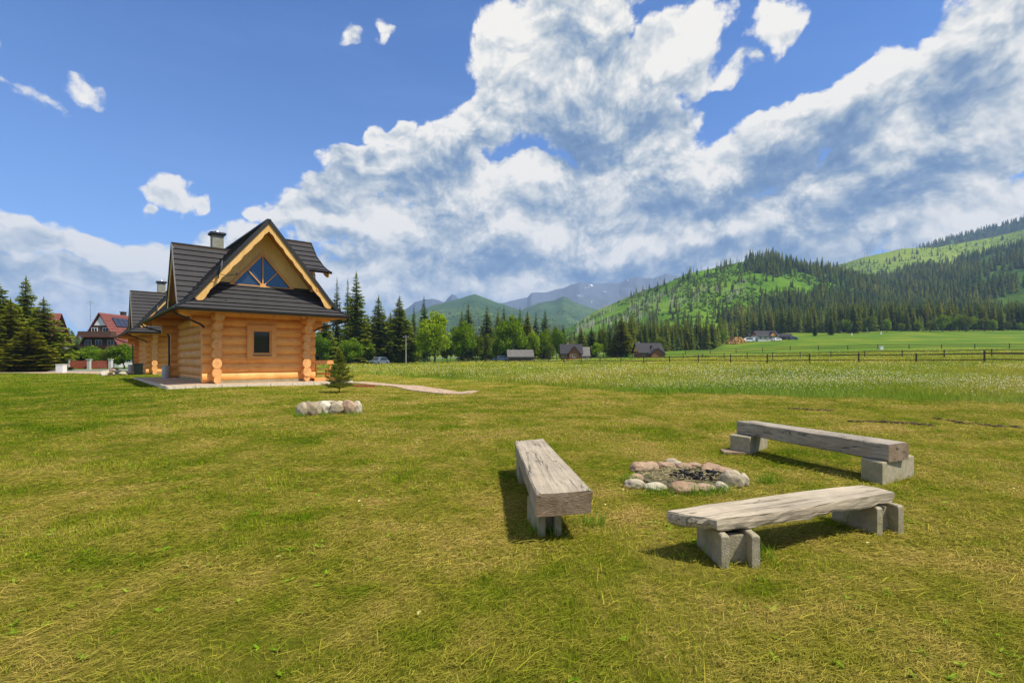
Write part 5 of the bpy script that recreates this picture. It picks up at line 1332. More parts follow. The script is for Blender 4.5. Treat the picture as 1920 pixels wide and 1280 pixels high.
# ------------------------------------------------------------------ gravel path, road
def ribbon(name, pts, w, m, dz=.03, lip=.12):
    q = MB(); P = []
    for i in range(len(pts)-1):
        for t in np.linspace(0, 1, 8, endpoint=False): P.append((pts[i][0]*(1-t)+pts[i+1][0]*t, pts[i][1]*(1-t)+pts[i+1][1]*t, (pts[i][2]*(1-t)+pts[i+1][2]*t) if len(pts[i]) > 2 else w))
    P.append((*pts[-1][:2], pts[-1][2] if len(pts[-1]) > 2 else w)); rows = []
    for i, p in enumerate(P):
        a = P[max(0, i-1)]; b = P[min(len(P)-1, i+1)]; t = Vector((b[0]-a[0], b[1]-a[1], 0)).normalized(); n = Vector((-t.y, t.x, 0)); hw = p[2]/2*(1+random.uniform(-.02, .02))
        row = []
        for s in (-1.04, -1, -.5, 0, .5, 1, 1.04):
            v = Vector((p[0], p[1], 0))+n*hw*s; row.append((v.x, v.y, gz(v.x, v.y)+(dz if abs(s) <= 1 else -lip)))
        rows.append(row)
    q.grid(rows, 0, False); o = q.build(name, m); tag(o, kind='structure'); return o
pa_ = [W(618, 716.5, .12), W(668, 716, .1), W(715, 719.5, .08), W(760, 724.5, .05), W(800, 731.5, .03), W(838, 737, .02), W(866, 737.5, .02), W(893, 734, .02)]
wid = [1.0, 1.15, 1.25, 1.35, 1.4, 1.15, .8, .25]
PATH = [(p.x, p.y, w) for p, w in zip(pa_, wid)]
ribbon('gravel_path', PATH, 1.2, M['gravel'], .045)
q = MB(); a = W(662, 723.5, .1); b = W(704, 724, .1)
q.bar(a, b, .05, .14); o = q.build('path_board', M['red_kerb']); tag(o, 'red brown wooden board edging the start of the gravel path', 'board')
def road(name, pts, m, z=.03): return ribbon(name, pts, 6, m, z, .05)
ROADP = [(-130, 58, 7), (-75, 60, 7), (-52, 62, 7), (-44, 70, 7), (-43, 90, 7), (-50, 130, 7), (-46, 170, 6.5), (-20, 196, 6), (20, 208, 6), (45, 215, 6)]
road('road', ROADP, M['asphalt'], .06)
ribbon('gravel_yard', [(-56, 54.5, 3), (-44, 53, 6), (-36, 50, 6)], 5, M['gravel'], .05)
# white concrete box by the road, white posts along the far road
q = MB(); p = at(115, 52); q.box((0, 0, .42), (.72, .5, .84)); q.box((0, 0, .87), (.78, .56, .06)); q.box((0, -.255, .45), (.55, .012, .6)); o = q.build('utility_box', M['white'], None, p); tag(o, 'white utility box standing alone in the grass before the road', 'box')
q = MB(); q.box((0, 0, .5), (.32, .32, 1.4)); q.box((0, 0, 1.22), (.38, .38, .08)); wp = q.build('roadside_post', M['white'])
for i, (px, nth) in enumerate(zip((594, 609, 622, 642, 662, 694, 718), ('nearest the cabin corner', 'second from the cabin', 'third from the cabin', 'fourth from the cabin', 'fifth from the cabin', 'sixth from the cabin, left of the car', 'beside the parked car'))):
    o = wp if i == 0 else wp.copy()
    if i: COL.objects.link(o)
    o.location = at(px, 128+i*4); tag(o, 'white concrete post behind the meadow, '+nth, 'post', 'white posts along the far road')
# ------------------------------------------------------------------ red wooden fence with white pillars on the left
for i, (x0, x1) in enumerate(((86, 108), (112, 124), (131, 164), (171, 205))):
    d = 66; a = at(x0, d); b = at(x1, d+1.5); r = empty('fence_panel', a, 0, ('leftmost dark red board fence panel beside the spruces', 'short red fence panel left of the first white pillar', 'red fence panel between the two white pillars', 'rightmost red fence panel next to the garden gate')[i], 'fence', 'red fence panels before the red roofed house')
    v = b-a; q = MB(); n = max(3, int(v.length/.16))
    for k_ in range(n): c = v*((k_+.5)/n); q.box((c.x, c.y, .62+.05*math.sin(k_/n*3.14)), (v.length/n*.86, .03, 1.0), 0, Matrix.Rotation(math.atan2(v.y, v.x), 3, 'Z'))
    q.build('boards', M['red_panel'], r); q = MB(); q.bar(Vector((0, .06, .35)), v+Vector((0, .06, .35)), .05, .08); q.bar(Vector((0, .06, .95)), v+Vector((0, .06, .95)), .05, .08); q.build('rail', M['red_panel'], r)
for i, (px, lab) in enumerate(((109.5, 'slim white pillar at the left of the red fence'), (127.5, 'white pillar left of the wide red fence panel'), (167.5, 'white pillar in the middle of the red fence'), (207.5, 'white pillar at the right end of the red fence'))):
    q = MB(); q.box((0, 0, .65), (.36, .36, 1.3)); q.box((0, 0, 1.34), (.46, .46, .09)); o = q.build('fence_pillar', M['stucco'], None, at(px, 66.2+i*.4)); tag(o, lab, 'pillar', 'white pillars of the red fence')

# ------------------------------------------------------------------ houses
def gable_box(q, x0, x1, y0, y1, z0, ze, m=0): q.box(((x0+x1)/2, (y0+y1)/2, (z0+ze)/2), (x1-x0, y1-y0, ze-z0), m)
def roof_pair(q, x0, x1, yc, hw, ze, zr, ov=.5, m=0, axis=0, thick=.14, th=.04, step=.4, flat=True):
    """gable roof, ridge along x (axis 0) or y (axis 1)"""
    tr = (lambda a, b, z: (a, b, z)) if axis == 0 else (lambda a, b, z: (b, a, z))
    k_ = (zr-ze)/hw; prof = [(0, zr), (hw+ov, ze-ov*k_)]
    for s in (-1, 1):
        for a, b, c, (f0, f1, g0, g1) in courses(q, prof, lambda z, w: x0-ov, lambda z, w: x1+ov, step):
            q.face([tr(f0, yc+s*a[0], a[1]), tr(g0, yc+s*a[0], a[1]), tr(g1, yc+s*b[0], b[1]), tr(f1, yc+s*b[0], b[1])], m)
            q.face([tr(f1, yc+s*b[0], b[1]), tr(g1, yc+s*b[0], b[1]), tr(g1, yc+s*c[0], c[1]), tr(f1, yc+s*c[0], c[1])], m)
        a = (0, zr-thick); b = (hw+ov, ze-ov*k_-thick)
        q.face([tr(x0-ov, yc+s*a[0], a[1]), tr(x1+ov, yc+s*a[0], a[1]), tr(x1+ov, yc+s*b[0], b[1]), tr(x0-ov, yc+s*b[0], b[1])], m)
        for x in (x0-ov, x1+ov):
            q.face([tr(x, yc, zr+.01), tr(x, yc+s*b[0], b[1]+thick+.03), tr(x, yc+s*b[0], b[1]), tr(x, yc, a[1])], m)
        q.face([tr(x0-ov, yc+s*b[0], b[1]), tr(x1+ov, yc+s*b[0], b[1]), tr(x1+ov, yc+s*b[0], b[1]+thick+.02), tr(x0-ov, yc+s*b[0], b[1]+thick+.02)], m)
def gable_tri(q, x, yc, hw, ze, zr, t=.1, m=0, axis=0):
    tr = (lambda a, b, z: (a, b, z)) if axis == 0 else (lambda a, b, z: (b, a, z))
    A1 = [tr(x, yc-hw, ze), tr(x, yc+hw, ze), tr(x, yc, zr)]; B1 = [tr(x+t, yc-hw, ze), tr(x+t, yc+hw, ze), tr(x+t, yc, zr)]
    q.face(A1, m); q.face(B1[::-1], m)
    for i in range(3): j = (i+1) % 3; q.face([A1[i], B1[i], B1[j], A1[j]], m)
def win(root, x, y, z, w, h_, face='y', m='glass', fm='white', sgn=-1):
    q = MB(); t = .07; d = (w, .06, t) if face == 'y' else (.06, w, t); v = (t, .08, h_) if face == 'y' else (.08, t, h_)
    for s in (-1, 1):
        q.box((x, y, z+s*h_/2), d)
        q.box((x+(s*w/2 if face == 'y' else 0), y+(s*w/2 if face != 'y' else 0), z), v)
    q.box((x, y, z), (.05, .07, h_) if face == 'y' else (.07, .05, h_)); f = q.build('window', M[fm], root)
    q = MB(); q.box((x, y+.0, z), (w-.05, .03, h_-.05) if face == 'y' else (.03, w-.05, h_-.05)); q.build('pane', M[m], f); return f
# 1. red roofed guest house with stepped balconies on its gable
d = 84; p = at(188, d)+Vector((3.9*math.cos(R(92)), 3.9*math.sin(R(92)), 0)); hs = empty('guest_house', p, R(92), 'tall guest house with a steep red roof, balconies and solar panels on the left', 'house')
u_ = d/F      # metres per pixel
# local: gable faces -x/-y side; ridge along x
Wd = 5.4; zr = H-p.z+(HZ-586)*d/F; zr = zr
q = MB(); gable_box(q, -4.6, 8.5, -3.5, 3.5, -.3, 2.7); q.build('wall', M['stucco'], hs)
q = MB()
roof_pair(q, -3.9, 8.5, 0, 3.7, 2.5, zr, .35, 0, 0, step=.5); q.build('roof', M['red_roof'], hs)
q = MB(); gable_tri(q, -3.9, 0, 3.5, 2.6, zr-.25, .15); q.build('gable', M['brown_wood'], hs)
for i, (z, hw) in enumerate(((2.75, 3.9), (4.95, 2.6))):
    q = MB(); q.box((-4.55, 0, z), (1.3, hw*2, .12)); q.box((-5.16, 0, z+.5), (.07, hw*2, .75)); 
    for s in (-1, 1): q.box((-4.55, s*hw, z+.5), (1.2, .07, .75))
    b_ = q.build('balcony', M['brown_wood'], hs)
    q = MB(); q.bar((-5.5, -hw-.25, z+.0), (-5.5, hw+.25, z+.0), .5, .12); q.build('canopy', M['red_roof'], b_)
for y in (-1.7, 0.2, 1.9): win(hs, -3.93, y, 3.75, 1.0, 1.35, 'x')
for y in (-.9, .9): win(hs, -3.93, y, 5.85, .9, 1.2, 'x')
for y in (-2.3, -.8, .8, 2.3): win(hs, -4.63, y, 1.4, 1.0, 1.2, 'x')
for x in (-2.5, .2, 3.2): win(hs, x, -3.53, 1.4, 1.0, 1.2, 'y')
q = MB(); gable_tri(q, -3.98, 0, .95, zr-2.1, zr-.6, .05); q.build('gable_peak', M['white'], hs)
k_ = (zr-2.5)/3.7; sl = math.atan2(k_, 1)
for i in range(7):
    for j in range(1):
        q = MB(); y = -.85; z = zr-.85*k_; q.box((-1.6+i*1.15, y-.12*math.sin(sl)-.03, z+.10), (1.05, 1.7, .05), 0, Matrix.Rotation(sl, 3, 'X')); q.build('solar_panel', M['solar'], hs)
q = MB(); q.box((2.6, .9, zr-.1), (.7, .6, 1.5)); q.box((2.6, .9, zr+.68), (.9, .8, .1)); q.build('chimney', M['brown_wood'], hs)
q = MB(); q.box((3.0, -2.6, 3.5), (2.4, 2.0, 1.9)); q.build('dormer', M['stucco'], hs)
q = MB(); roof_pair(q, -3.9, -1.6, 3.0, 1.2, 4.0, 5.2, .25, 0, 1); q.build('dormer_roof', M['red_roof'], hs)
q = MB(); q.tube([(-4.1, 1.4, zr-1.5), (-4.1, 1.4, zr+1.9)], .03, 6)
for z_, L in ((1.8, .55), (1.55, .8), (1.3, .4)): q.tube([(-4.1-L*.3, 1.4-L, zr+z_), (-4.1+L*.3, 1.4+L, zr+z_)], .02, 4)
q.build('antenna', M['steel'], hs)
# 2. red roof behind the left spruces
d = 92; p = at(45, d); h2 = empty('house', p, R(15), 'house with a plain brown red roof hidden behind the left spruces', 'house')
zr = H-p.z+(HZ-586)*d/F
q = MB(); gable_box(q, -5, 5, -4, 4, -.3, 3.6); q.build('wall', M['stucco'], h2)
q = MB(); roof_pair(q, -5, 5, 0, 4, 3.4, zr, .7, 0, 0, step=.45); q.build('roof', M['red_roof'], h2)
q = MB(); gable_tri(q, -5, 0, 4, 3.5, zr-.2); gable_tri(q, 4.9, 0, 4, 3.5, zr-.2); q.build('gable', M['brown_wood'], h2)
for x in (-3.2, 0, 3.2): win(h2, x, -4.03, 1.6, 1.1, 1.3)
# 3. gray weathered barn
d = 118; p = at(975, d); bn_ = empty('barn', p, R(4), 'low weathered barn with a gray shingle roof and dark plank walls', 'barn')
hw = 22*d/F
q = MB(); gable_box(q, -hw, hw, -1.9, 1.9, -.3, 1.35); q.build('wall', M['fence_wood'], bn_)
q = MB(); roof_pair(q, -hw, hw, 0, 1.9, 1.3, 2.65, .35, 0, 0, step=.3); q.build('roof', M['shingle'], bn_)
q = MB(); gable_tri(q, -hw, 0, 1.9, 1.3, 2.5); gable_tri(q, hw-.1, 0, 1.9, 1.3, 2.5); q.build('gable', M['fence_wood'], bn_)
q = MB(); q.box((.4, -1.95, .62), (.9, .06, 1.25)); q.build('door', M['brown_wood'], bn_)
# 4. brown log cottage with a front gable and side wing
d = 128; p = at(1078, d); ct = empty('log_cottage', p, R(-3), 'brown log cottage with a gray roof and front gable, right of the barn', 'cottage')
k_ = d/F
q = MB(); gable_box(q, -26*k_, 9*k_, -2.2, 2.2, -.3, 1.9); gable_box(q, -12*k_, 6*k_, -3.6, -2.0, -.3, 1.9); q.build('wall', M['log_far'], ct)
q = MB(); gable_box(q, 9.2*k_, 25*k_, -1.9, 1.9, -.3, 1.3); q.build('wing', M['stucco'], ct)
q = MB(); roof_pair(q, -26*k_, 11*k_, 0, 2.3, 1.8, 3.9, .35, 0, 0, step=.35); q.build('roof', M['dark_roof'], ct)
q = MB(); roof_pair(q, 9*k_, 25*k_, 0, 2.1, 1.2, 3.2, .3, 0, 0, step=.35); q.build('roof', M['shingle'], ct)
q = MB(); roof_pair(q, -3.7, 0, -3*k_, 1.25, 1.8, 3.35, .25, 0, 1, step=.35); q.build('front_gable_roof', M['dark_roof'], ct)
q = MB(); gable_tri(q, -3.62, -3*k_, 1.2, 1.9, 3.2, .1, 0, 1); q.build('gable', M['log_far'], ct)
for x in (-20*k_, -3*k_, 17*k_): win(ct, x, -2.23 if x < -5*k_ else (-3.63 if x < 5*k_ else -1.93), .95, .8, .7)
q = MB(); q.box((-13*k_, .3, 3.9), (.5, .5, .9)); q.build('chimney', M['chimney'], ct)
# 5. dark roofed cottage with bright wooden gable
d = 140; p = at(1215, d); c5 = empty('log_cottage', p, R(6), 'dark roofed log cottage with a golden wooden gable, left of the spruce wood', 'cottage'); k_ = d/F
q = MB(); gable_box(q, -22*k_, 22*k_, -2.3, 2.3, -.3, 1.7); gable_box(q, -4*k_, 20*k_, -4.1, -2.0, -.3, 1.3); q.build('wall', M['log_far'], c5)
q = MB(); roof_pair(q, -23*k_, 22*k_, 0, 2.5, 1.6, 3.9, .45, 0, 0, step=.35); q.build('roof', M['dark_roof'], c5)
q = MB(); roof_pair(q, -4.2, .3, 7*k_, 1.9, 1.1, 2.5, .3, 0, 1, step=.35); q.build('porch_roof', M['dark_roof'], c5)
q = MB(); gable_tri(q, 22*k_, 0, 2.4, 1.6, 3.7); gable_tri(q, -23*k_, 0, 2.4, 1.6, 3.7); q.build('gable', M['log_y'], c5)
q = MB(); gable_tri(q, -4.12, 7*k_, 1.75, 1.1, 2.4, .1, 0, 1); q.build('porch_gable', M['log_far'], c5)
for x in (-15*k_, -8*k_): win(c5, x, -2.33, .9, .7, .7)
q = MB(); q.box((2*k_, -1.15, 2.88), (.08, 2.3, .5)); q.build('roof_ladder', M['dark_metal'], c5)
q = MB(); q.box((-17*k_, .5, 3.7), (.5, .5, 1.0)); q.build('chimney', M['chimney'], c5)
# 6. farm on the mound
def farm(px, d, w, dep, he, hr, label, wm, rm, rz=0, fg=False):
    p = at(px, d); r = empty('farm_house', p, rz, label, 'farmhouse', 'farm buildings on the green mound')
    q = MB(); gable_box(q, -w/2, w/2, -dep/2, dep/2, -.6, he); q.build('wall', M[wm], r)
    q = MB(); roof_pair(q, -w/2, w/2, 0, dep/2, he-.1, hr, .4, 0, 0, step=.4); q.build('roof', M[rm], r)
    q = MB(); gable_tri(q, -w/2, 0, dep/2, he, hr-.2); gable_tri(q, w/2-.1, 0, dep/2, he, hr-.2); q.build('gable', M['log_far'], r)
    if fg:
        q = MB(); roof_pair(q, -dep/2-.5, 0, w*.22, w*.17, he-.1, hr*.93, .25, 0, 1, step=.4); q.build('front_gable_roof', M[rm], r)
        q = MB(); gable_tri(q, -dep/2-.45, w*.22, w*.16, he-.2, hr*.88, .1, 0, 1); q.build('gable', M['log_y'], r)
    for i in range(max(1, int(w/2.4))): win(r, -w/2+1.2+i*2.3, -dep/2-.03, he*.55, .9, .9)
    return r
farm(1433, 228, 9.5, 6, 2.4, 4.6, 'larger dark roofed farmhouse on the mound with a wooden front gable', 'stucco', 'dark_roof', R(5), True)
farm(1468, 232, 6.0, 5, 1.5, 2.7, 'small low dark roofed building at the right end of the farm on the mound', 'brown_wood', 'dark_roof', R(-8))
farm(1412, 238, 5.0, 4.6, 1.8, 3.2, 'small shed at the left end of the farm on the mound', 'stucco', 'dark_roof', R(10))
# cars and vans
def vehicle(p, rz, L, Wd, Hh, m, label, cat, name='car', group=None, van=False):
    r = empty(name, p, rz, label, cat, group)
    q = MB(); hb = Hh*.55; prof = [(-L/2, .28), (-L/2, hb*.85), (-L*.46, hb), (-L*.28, hb*1.02), (-L*.16, Hh*.97), (-L*.02, Hh), (L*.26, Hh*.97), (L*.42, hb*1.1), (L*.49, hb), (L/2, hb*.8), (L/2, .28)]
    if van: prof = [(-L/2, .3), (-L/2, hb*.9), (-L*.40, hb*1.05), (-L*.30, Hh*.96), (-L*.2, Hh), (L*.48, Hh), (L/2, Hh*.9), (L/2, .3)]
    rows = []
    for s, k_ in ((-1, .93), (-.93, 1), (.93, 1), (1, .93)): rows.append([(x*(1 if abs(s) < .95 else .985), s*Wd/2*(1 if z < hb*1.05 else .86), .28+(z-.28)*(1 if abs(s) < .95 else .99)) for x, z in prof])
    q.grid(rows, 0, True, True); q.face(rows[0]); q.face(rows[-1][::-1]); q.build('body', m, r)
    q = MB()
    for s in (-1, 1):
        q.face([(-L*.17 if not van else -L*.30, s*Wd/2*.97, hb*1.08), (L*.34, s*Wd/2*.97, hb*1.08), (L*.24, s*Wd/2*.90, Hh*.9), (-L*.08 if not van else -L*.2, s*Wd/2*.90, Hh*.9)])
    q.face([(-L*.285-.01, -Wd*.38, hb*1.08), (-L*.285-.01, Wd*.38, hb*1.08), (-L*.175-.01, Wd*.36, Hh*.92), (-L*.175-.01, -Wd*.36, Hh*.92)])
    q.build('window', M['glass'], r)
    for sx in (-.31, .31):
        for sy in (-1, 1):
            q = MB(); q.tube([(L*sx, sy*Wd*.5, .32), (L*sx, sy*Wd*.38, .32)], .32, 16); q.build('wheel', M['dark_metal'], r)
    for sy in (-1, 1):
        q = MB(); q.box((-L/2-.01, sy*Wd*.36, hb*.72), (.04, .28, .14)); q.build('headlight', M['white'], r)
    return r
M['car_silver'] = simple('silver_paint', (.16, .19, .23), .3, .05, metal=.3); M['car_white'] = simple('white_paint_car', (.75, .76, .78), .3, .04); M['car_blue'] = simple('blue_paint', (.05, .09, .18), .3, .05); M['car_red'] = simple('red_paint', (.28, .03, .02), .35, .05)
vehicle(at(711, 104), R(62), 4.2, 1.8, 1.6, M['car_silver'], 'silver blue car parked under the spruces behind the meadow', 'car')
vehicle(at(939, 122), R(5), 3.9, 1.7, 1.35, M['car_blue'], 'dark blue car half hidden at the left end of the barn', 'car')
vehicle(at(1404, 226), R(-10), 5.0, 2, 1.9, M['car_white'], 'white van parked left of the farm on the mound', 'van', 'van', 'vehicles at the farm on the mound', True)
vehicle(at(1455, 222), R(10), 4.3, 1.8, 1.4, M['car_white'], 'white car parked before the larger farmhouse on the mound', 'car', 'car', 'vehicles at the farm on the mound')
vehicle(at(1486, 224), R(-15), 4.3, 1.8, 1.4, M['car_blue'], 'dark car at the right end of the farm yard', 'car', 'car', 'vehicles at the farm on the mound')
# log pile left of the farm
q = MB(); n = 0
pile = empty('log_pile', at(1381, 226), R(3), 'pile of cut reddish logs on the mound left of the farm', 'log pile')
for row in range(6):
    for j in range(11-row*1):
        x = -4+.78*(j+row*.5)+random.uniform(-.05, .05)
        if abs(x) > 4.2-row*.5: continue
        q = MB(); q.tube([(x, -1.6+random.uniform(-.3, .3), .35+row*.45), (x+random.uniform(-.1, .1), 2+random.uniform(-.3, .3), .35+row*.45)], random.uniform(.26, .36), 9, 0, True, 1); q.build('log', [M['log_far'], M['log_end']], pile)
# utility pole
pl = empty('utility_pole', at(761, 108), 0, 'tall thin gray utility pole among the spruces behind the meadow', 'pole')
hh = (671-622)*108/F+.6
q = MB(); q.tube([(0, 0, -.3), (0, 0, hh)], [.16, .10], 8); q.build('post', M['snag'], pl); q = MB(); q.box((0, 0, hh-.4), (1.1, .1, .1)); q.build('crossarm', M['snag'], pl)
for x in (-.5, 0, .5): q = MB(); q.tube([(x, 0, hh-.34), (x, 0, hh-.18)], .04, 6); q.build('insulator', M['white'], pl)
# shelter roof behind the car
d = 122; p = at(731, d); sh = empty('open_shed', p, R(-5), 'low open shed with a pale sheet roof behind the parked car', 'shed'); k_ = d/F
q = MB(); q.box((0, 0, 2.15), (26*k_, 3.2, .12), 0, Matrix.Rotation(-.12, 3, 'X')@Matrix.Rotation(-.05, 3, 'Y')); q.build('roof', M['steel_roof'], sh) if 'steel_roof' in M else q.build('roof', M['shingle'], sh)
for x in (-12*k_, -4*k_, 4*k_, 12*k_):
    for y in (-1.3, 1.3): q = MB(); q.box((x, y, 1.0), (.14, .14, 2.2)); q.build('post', M['fence_wood'], sh)
q = MB(); q.box((3*k_, .8, .7), (14*k_, .1, 1.3)); q.build('back_wall', M['brown_wood'], sh)

# ------------------------------------------------------------------ pasture fences
def fence(label, P, hp_, rails, pw_=.16, rw=.10, every=1):
    r = empty('rail_fence', P[0], 0, label, 'fence', 'pasture rail fences'); o0 = P[0]
    rr = random.Random(len(P))
    for i, p in enumerate(P):
        q = MB(); hh = hp_*rr.uniform(.96, 1.08); q.tube([(0, 0, -.4), (rr.uniform(-.03, .03), rr.uniform(-.03, .03), hh)], [pw_/2*1.05, pw_/2], 8); q.build('post', M['fence_wood'], r, p-o0)
    for z in rails:
        q = MB()
        for a, b in zip(P[:-1], P[1:]): q.bar(a-o0+Vector((0, -.08, z+rr.uniform(-.03, .03))), b-o0+Vector((0, -.08, z+rr.uniform(-.03, .03))), .06, rw)
        q.build('rail', M['fence_wood'], r)
    return r
def fline(d0, rel0, n, dx=-.05875, dy=.0946, base=42.):
    x0 = rel0/F*d0; return [Vector((x0+i*dx*base, d0+i*dy*base, gz(x0+i*dx*base, d0+i*dy*base))) for i in range(n)]
fence('long dark two rail fence nearest across the flower meadow', fline(38, 1041, 36), 1.15, (1.0, .5, .12), .15, .085)
fence('second dark rail fence running just behind the nearest one', fline(59, 1000, 23), 1.15, (1.02, .5), .14, .08)
fence('short distant rail fence on the bright green field at the right', fline(128, 1000, 13, -.16, .055), 1.3, (1.15, .6), .2, .12)
q = MB(); q.box((0, 0, .42), (.75, .6, .84)); q.box((0, 0, .87), (.85, .7, .06)); o = q.build('water_tank', M['white'], None, at(1652, 134)); tag(o, 'small white tank beside the short distant fence', 'tank')
for px, d in ((1597, 255), (1652, 262)):
    q = MB(); q.box((0, 0, .6), (.5, .3, 1.2)); q.tube([(0, 0, 1.2), (0, 0, 1.6)], .06, 6); o = q.build('field_marker', M['white'], None, at(px, d)); tag(o, 'tiny white marker on the field %s' % ('below the tallest broad spruce' if px < 1600 else 'right of the tallest broad spruce'), 'marker')
# ------------------------------------------------------------------ grass
gr = np.random.default_rng(2024)
def edge_y(x): return np.interp(x, [-60, -26, -12, 5.6, 15.8, 33, 60], [90, 66, 45, 22.2, 15.8, 6.5, -8])
def blades(P, ang, L, lift, w, tint, droop=.35):
    n = len(P); h = np.stack([np.cos(ang), np.sin(ang), np.zeros(n)], -1); s = np.stack([-np.sin(ang), np.cos(ang), np.zeros(n)], -1)
    tw = gr.uniform(-.9, .9, n); s = s*np.cos(tw)[:, None]+np.array((0, 0, 1))*np.sin(tw)[:, None]*.7+h*(np.sin(tw)*.5)[:, None]
    c, z = np.cos(lift)[:, None], np.sin(lift)[:, None]; L = L[:, None]; up = np.array((0, 0, 1.))
    mid = P+h*L*.5*c+up*L*.5*z; l2 = lift-droop; tip = mid+h*L*.5*np.cos(l2)[:, None]+up*L*.5*np.sin(l2)[:, None]
    w = w[:, None]/2; V = np.empty((n, 5, 3), np.float32); V[:, 0] = P-s*w; V[:, 1] = P+s*w; V[:, 2] = mid-s*w*.8; V[:, 3] = mid+s*w*.8; V[:, 4] = tip
    V[:, 4, 2] = np.maximum(V[:, 4, 2], P[:, 2]+.002)
    return V.reshape(-1, 3), np.repeat(tint, 5, 0)
TRI = np.array([(0, 1, 3), (0, 3, 2), (2, 3, 4)])
def blade_obj(name, parts, m, label):
    V = np.concatenate([p[0] for p in parts]); T = np.concatenate([p[1] for p in parts]); n = len(V)//5
    Fc = (TRI[None]+(np.arange(n)*5)[:, None, None]).reshape(-1, 3); o = np_mesh(name, V, Fc, m, color=T); tag(o, label, kind='stuff'); return o
PADS = [(A0.x, A0.y, -2.2, HW_+1.8, -2.1, HL+2.1), (A2.x, A2.y, -2.2, HW_+1.8, -2.1, HL+2.1)]
PTH = np.array([(p[0], p[1], p[2]) for p in PATH])
def free(x, y):
    """True where nothing paved or built covers the lawn"""
    ok = np.ones(len(x), bool); c, s = math.cos(cabin.rotation_euler.z), math.sin(cabin.rotation_euler.z)
    for ox, oy, x0, x1, y0, y1 in PADS:
        dx, dy = x-ox, y-oy; u, v = dx*c+dy*s, -dx*s+dy*c; ok &= ~((u > x0) & (u < x1) & (v > y0) & (v < y1))
    for (ax, ay, aw), (bx, by, bw) in zip(PTH[:-1], PTH[1:]):
        t = np.clip(((x-ax)*(bx-ax)+(y-ay)*(by-ay))/((bx-ax)**2+(by-ay)**2), 0, 1); d = np.hypot(x-ax-t*(bx-ax), y-ay-t*(by-ay)); ok &= d > (aw*(1-t)+bw*t)/2
    for a, b in zip(ROADP[:-1], ROADP[1:]):
        t = np.clip(((x-a[0])*(b[0]-a[0])+(y-a[1])*(b[1]-a[1]))/((b[0]-a[0])**2+(b[1]-a[1])**2), 0, 1); ok &= np.hypot(x-a[0]-t*(b[0]-a[0]), y-a[1]-t*(b[1]-a[1])) > 3.7
    ok &= ((x-pitc.x)/.62)**2+((y-pitc.y-.05)/.5)**2 > 1
    return ok
def sample(d0, d1, dens, half=1.06):
    area = (d1*d1-d0*d0)*half; n = int(area*dens); d = np.sqrt(gr.uniform(d0*d0, d1*d1, n)); x = gr.uniform(-half, half, n)*d; return x, d
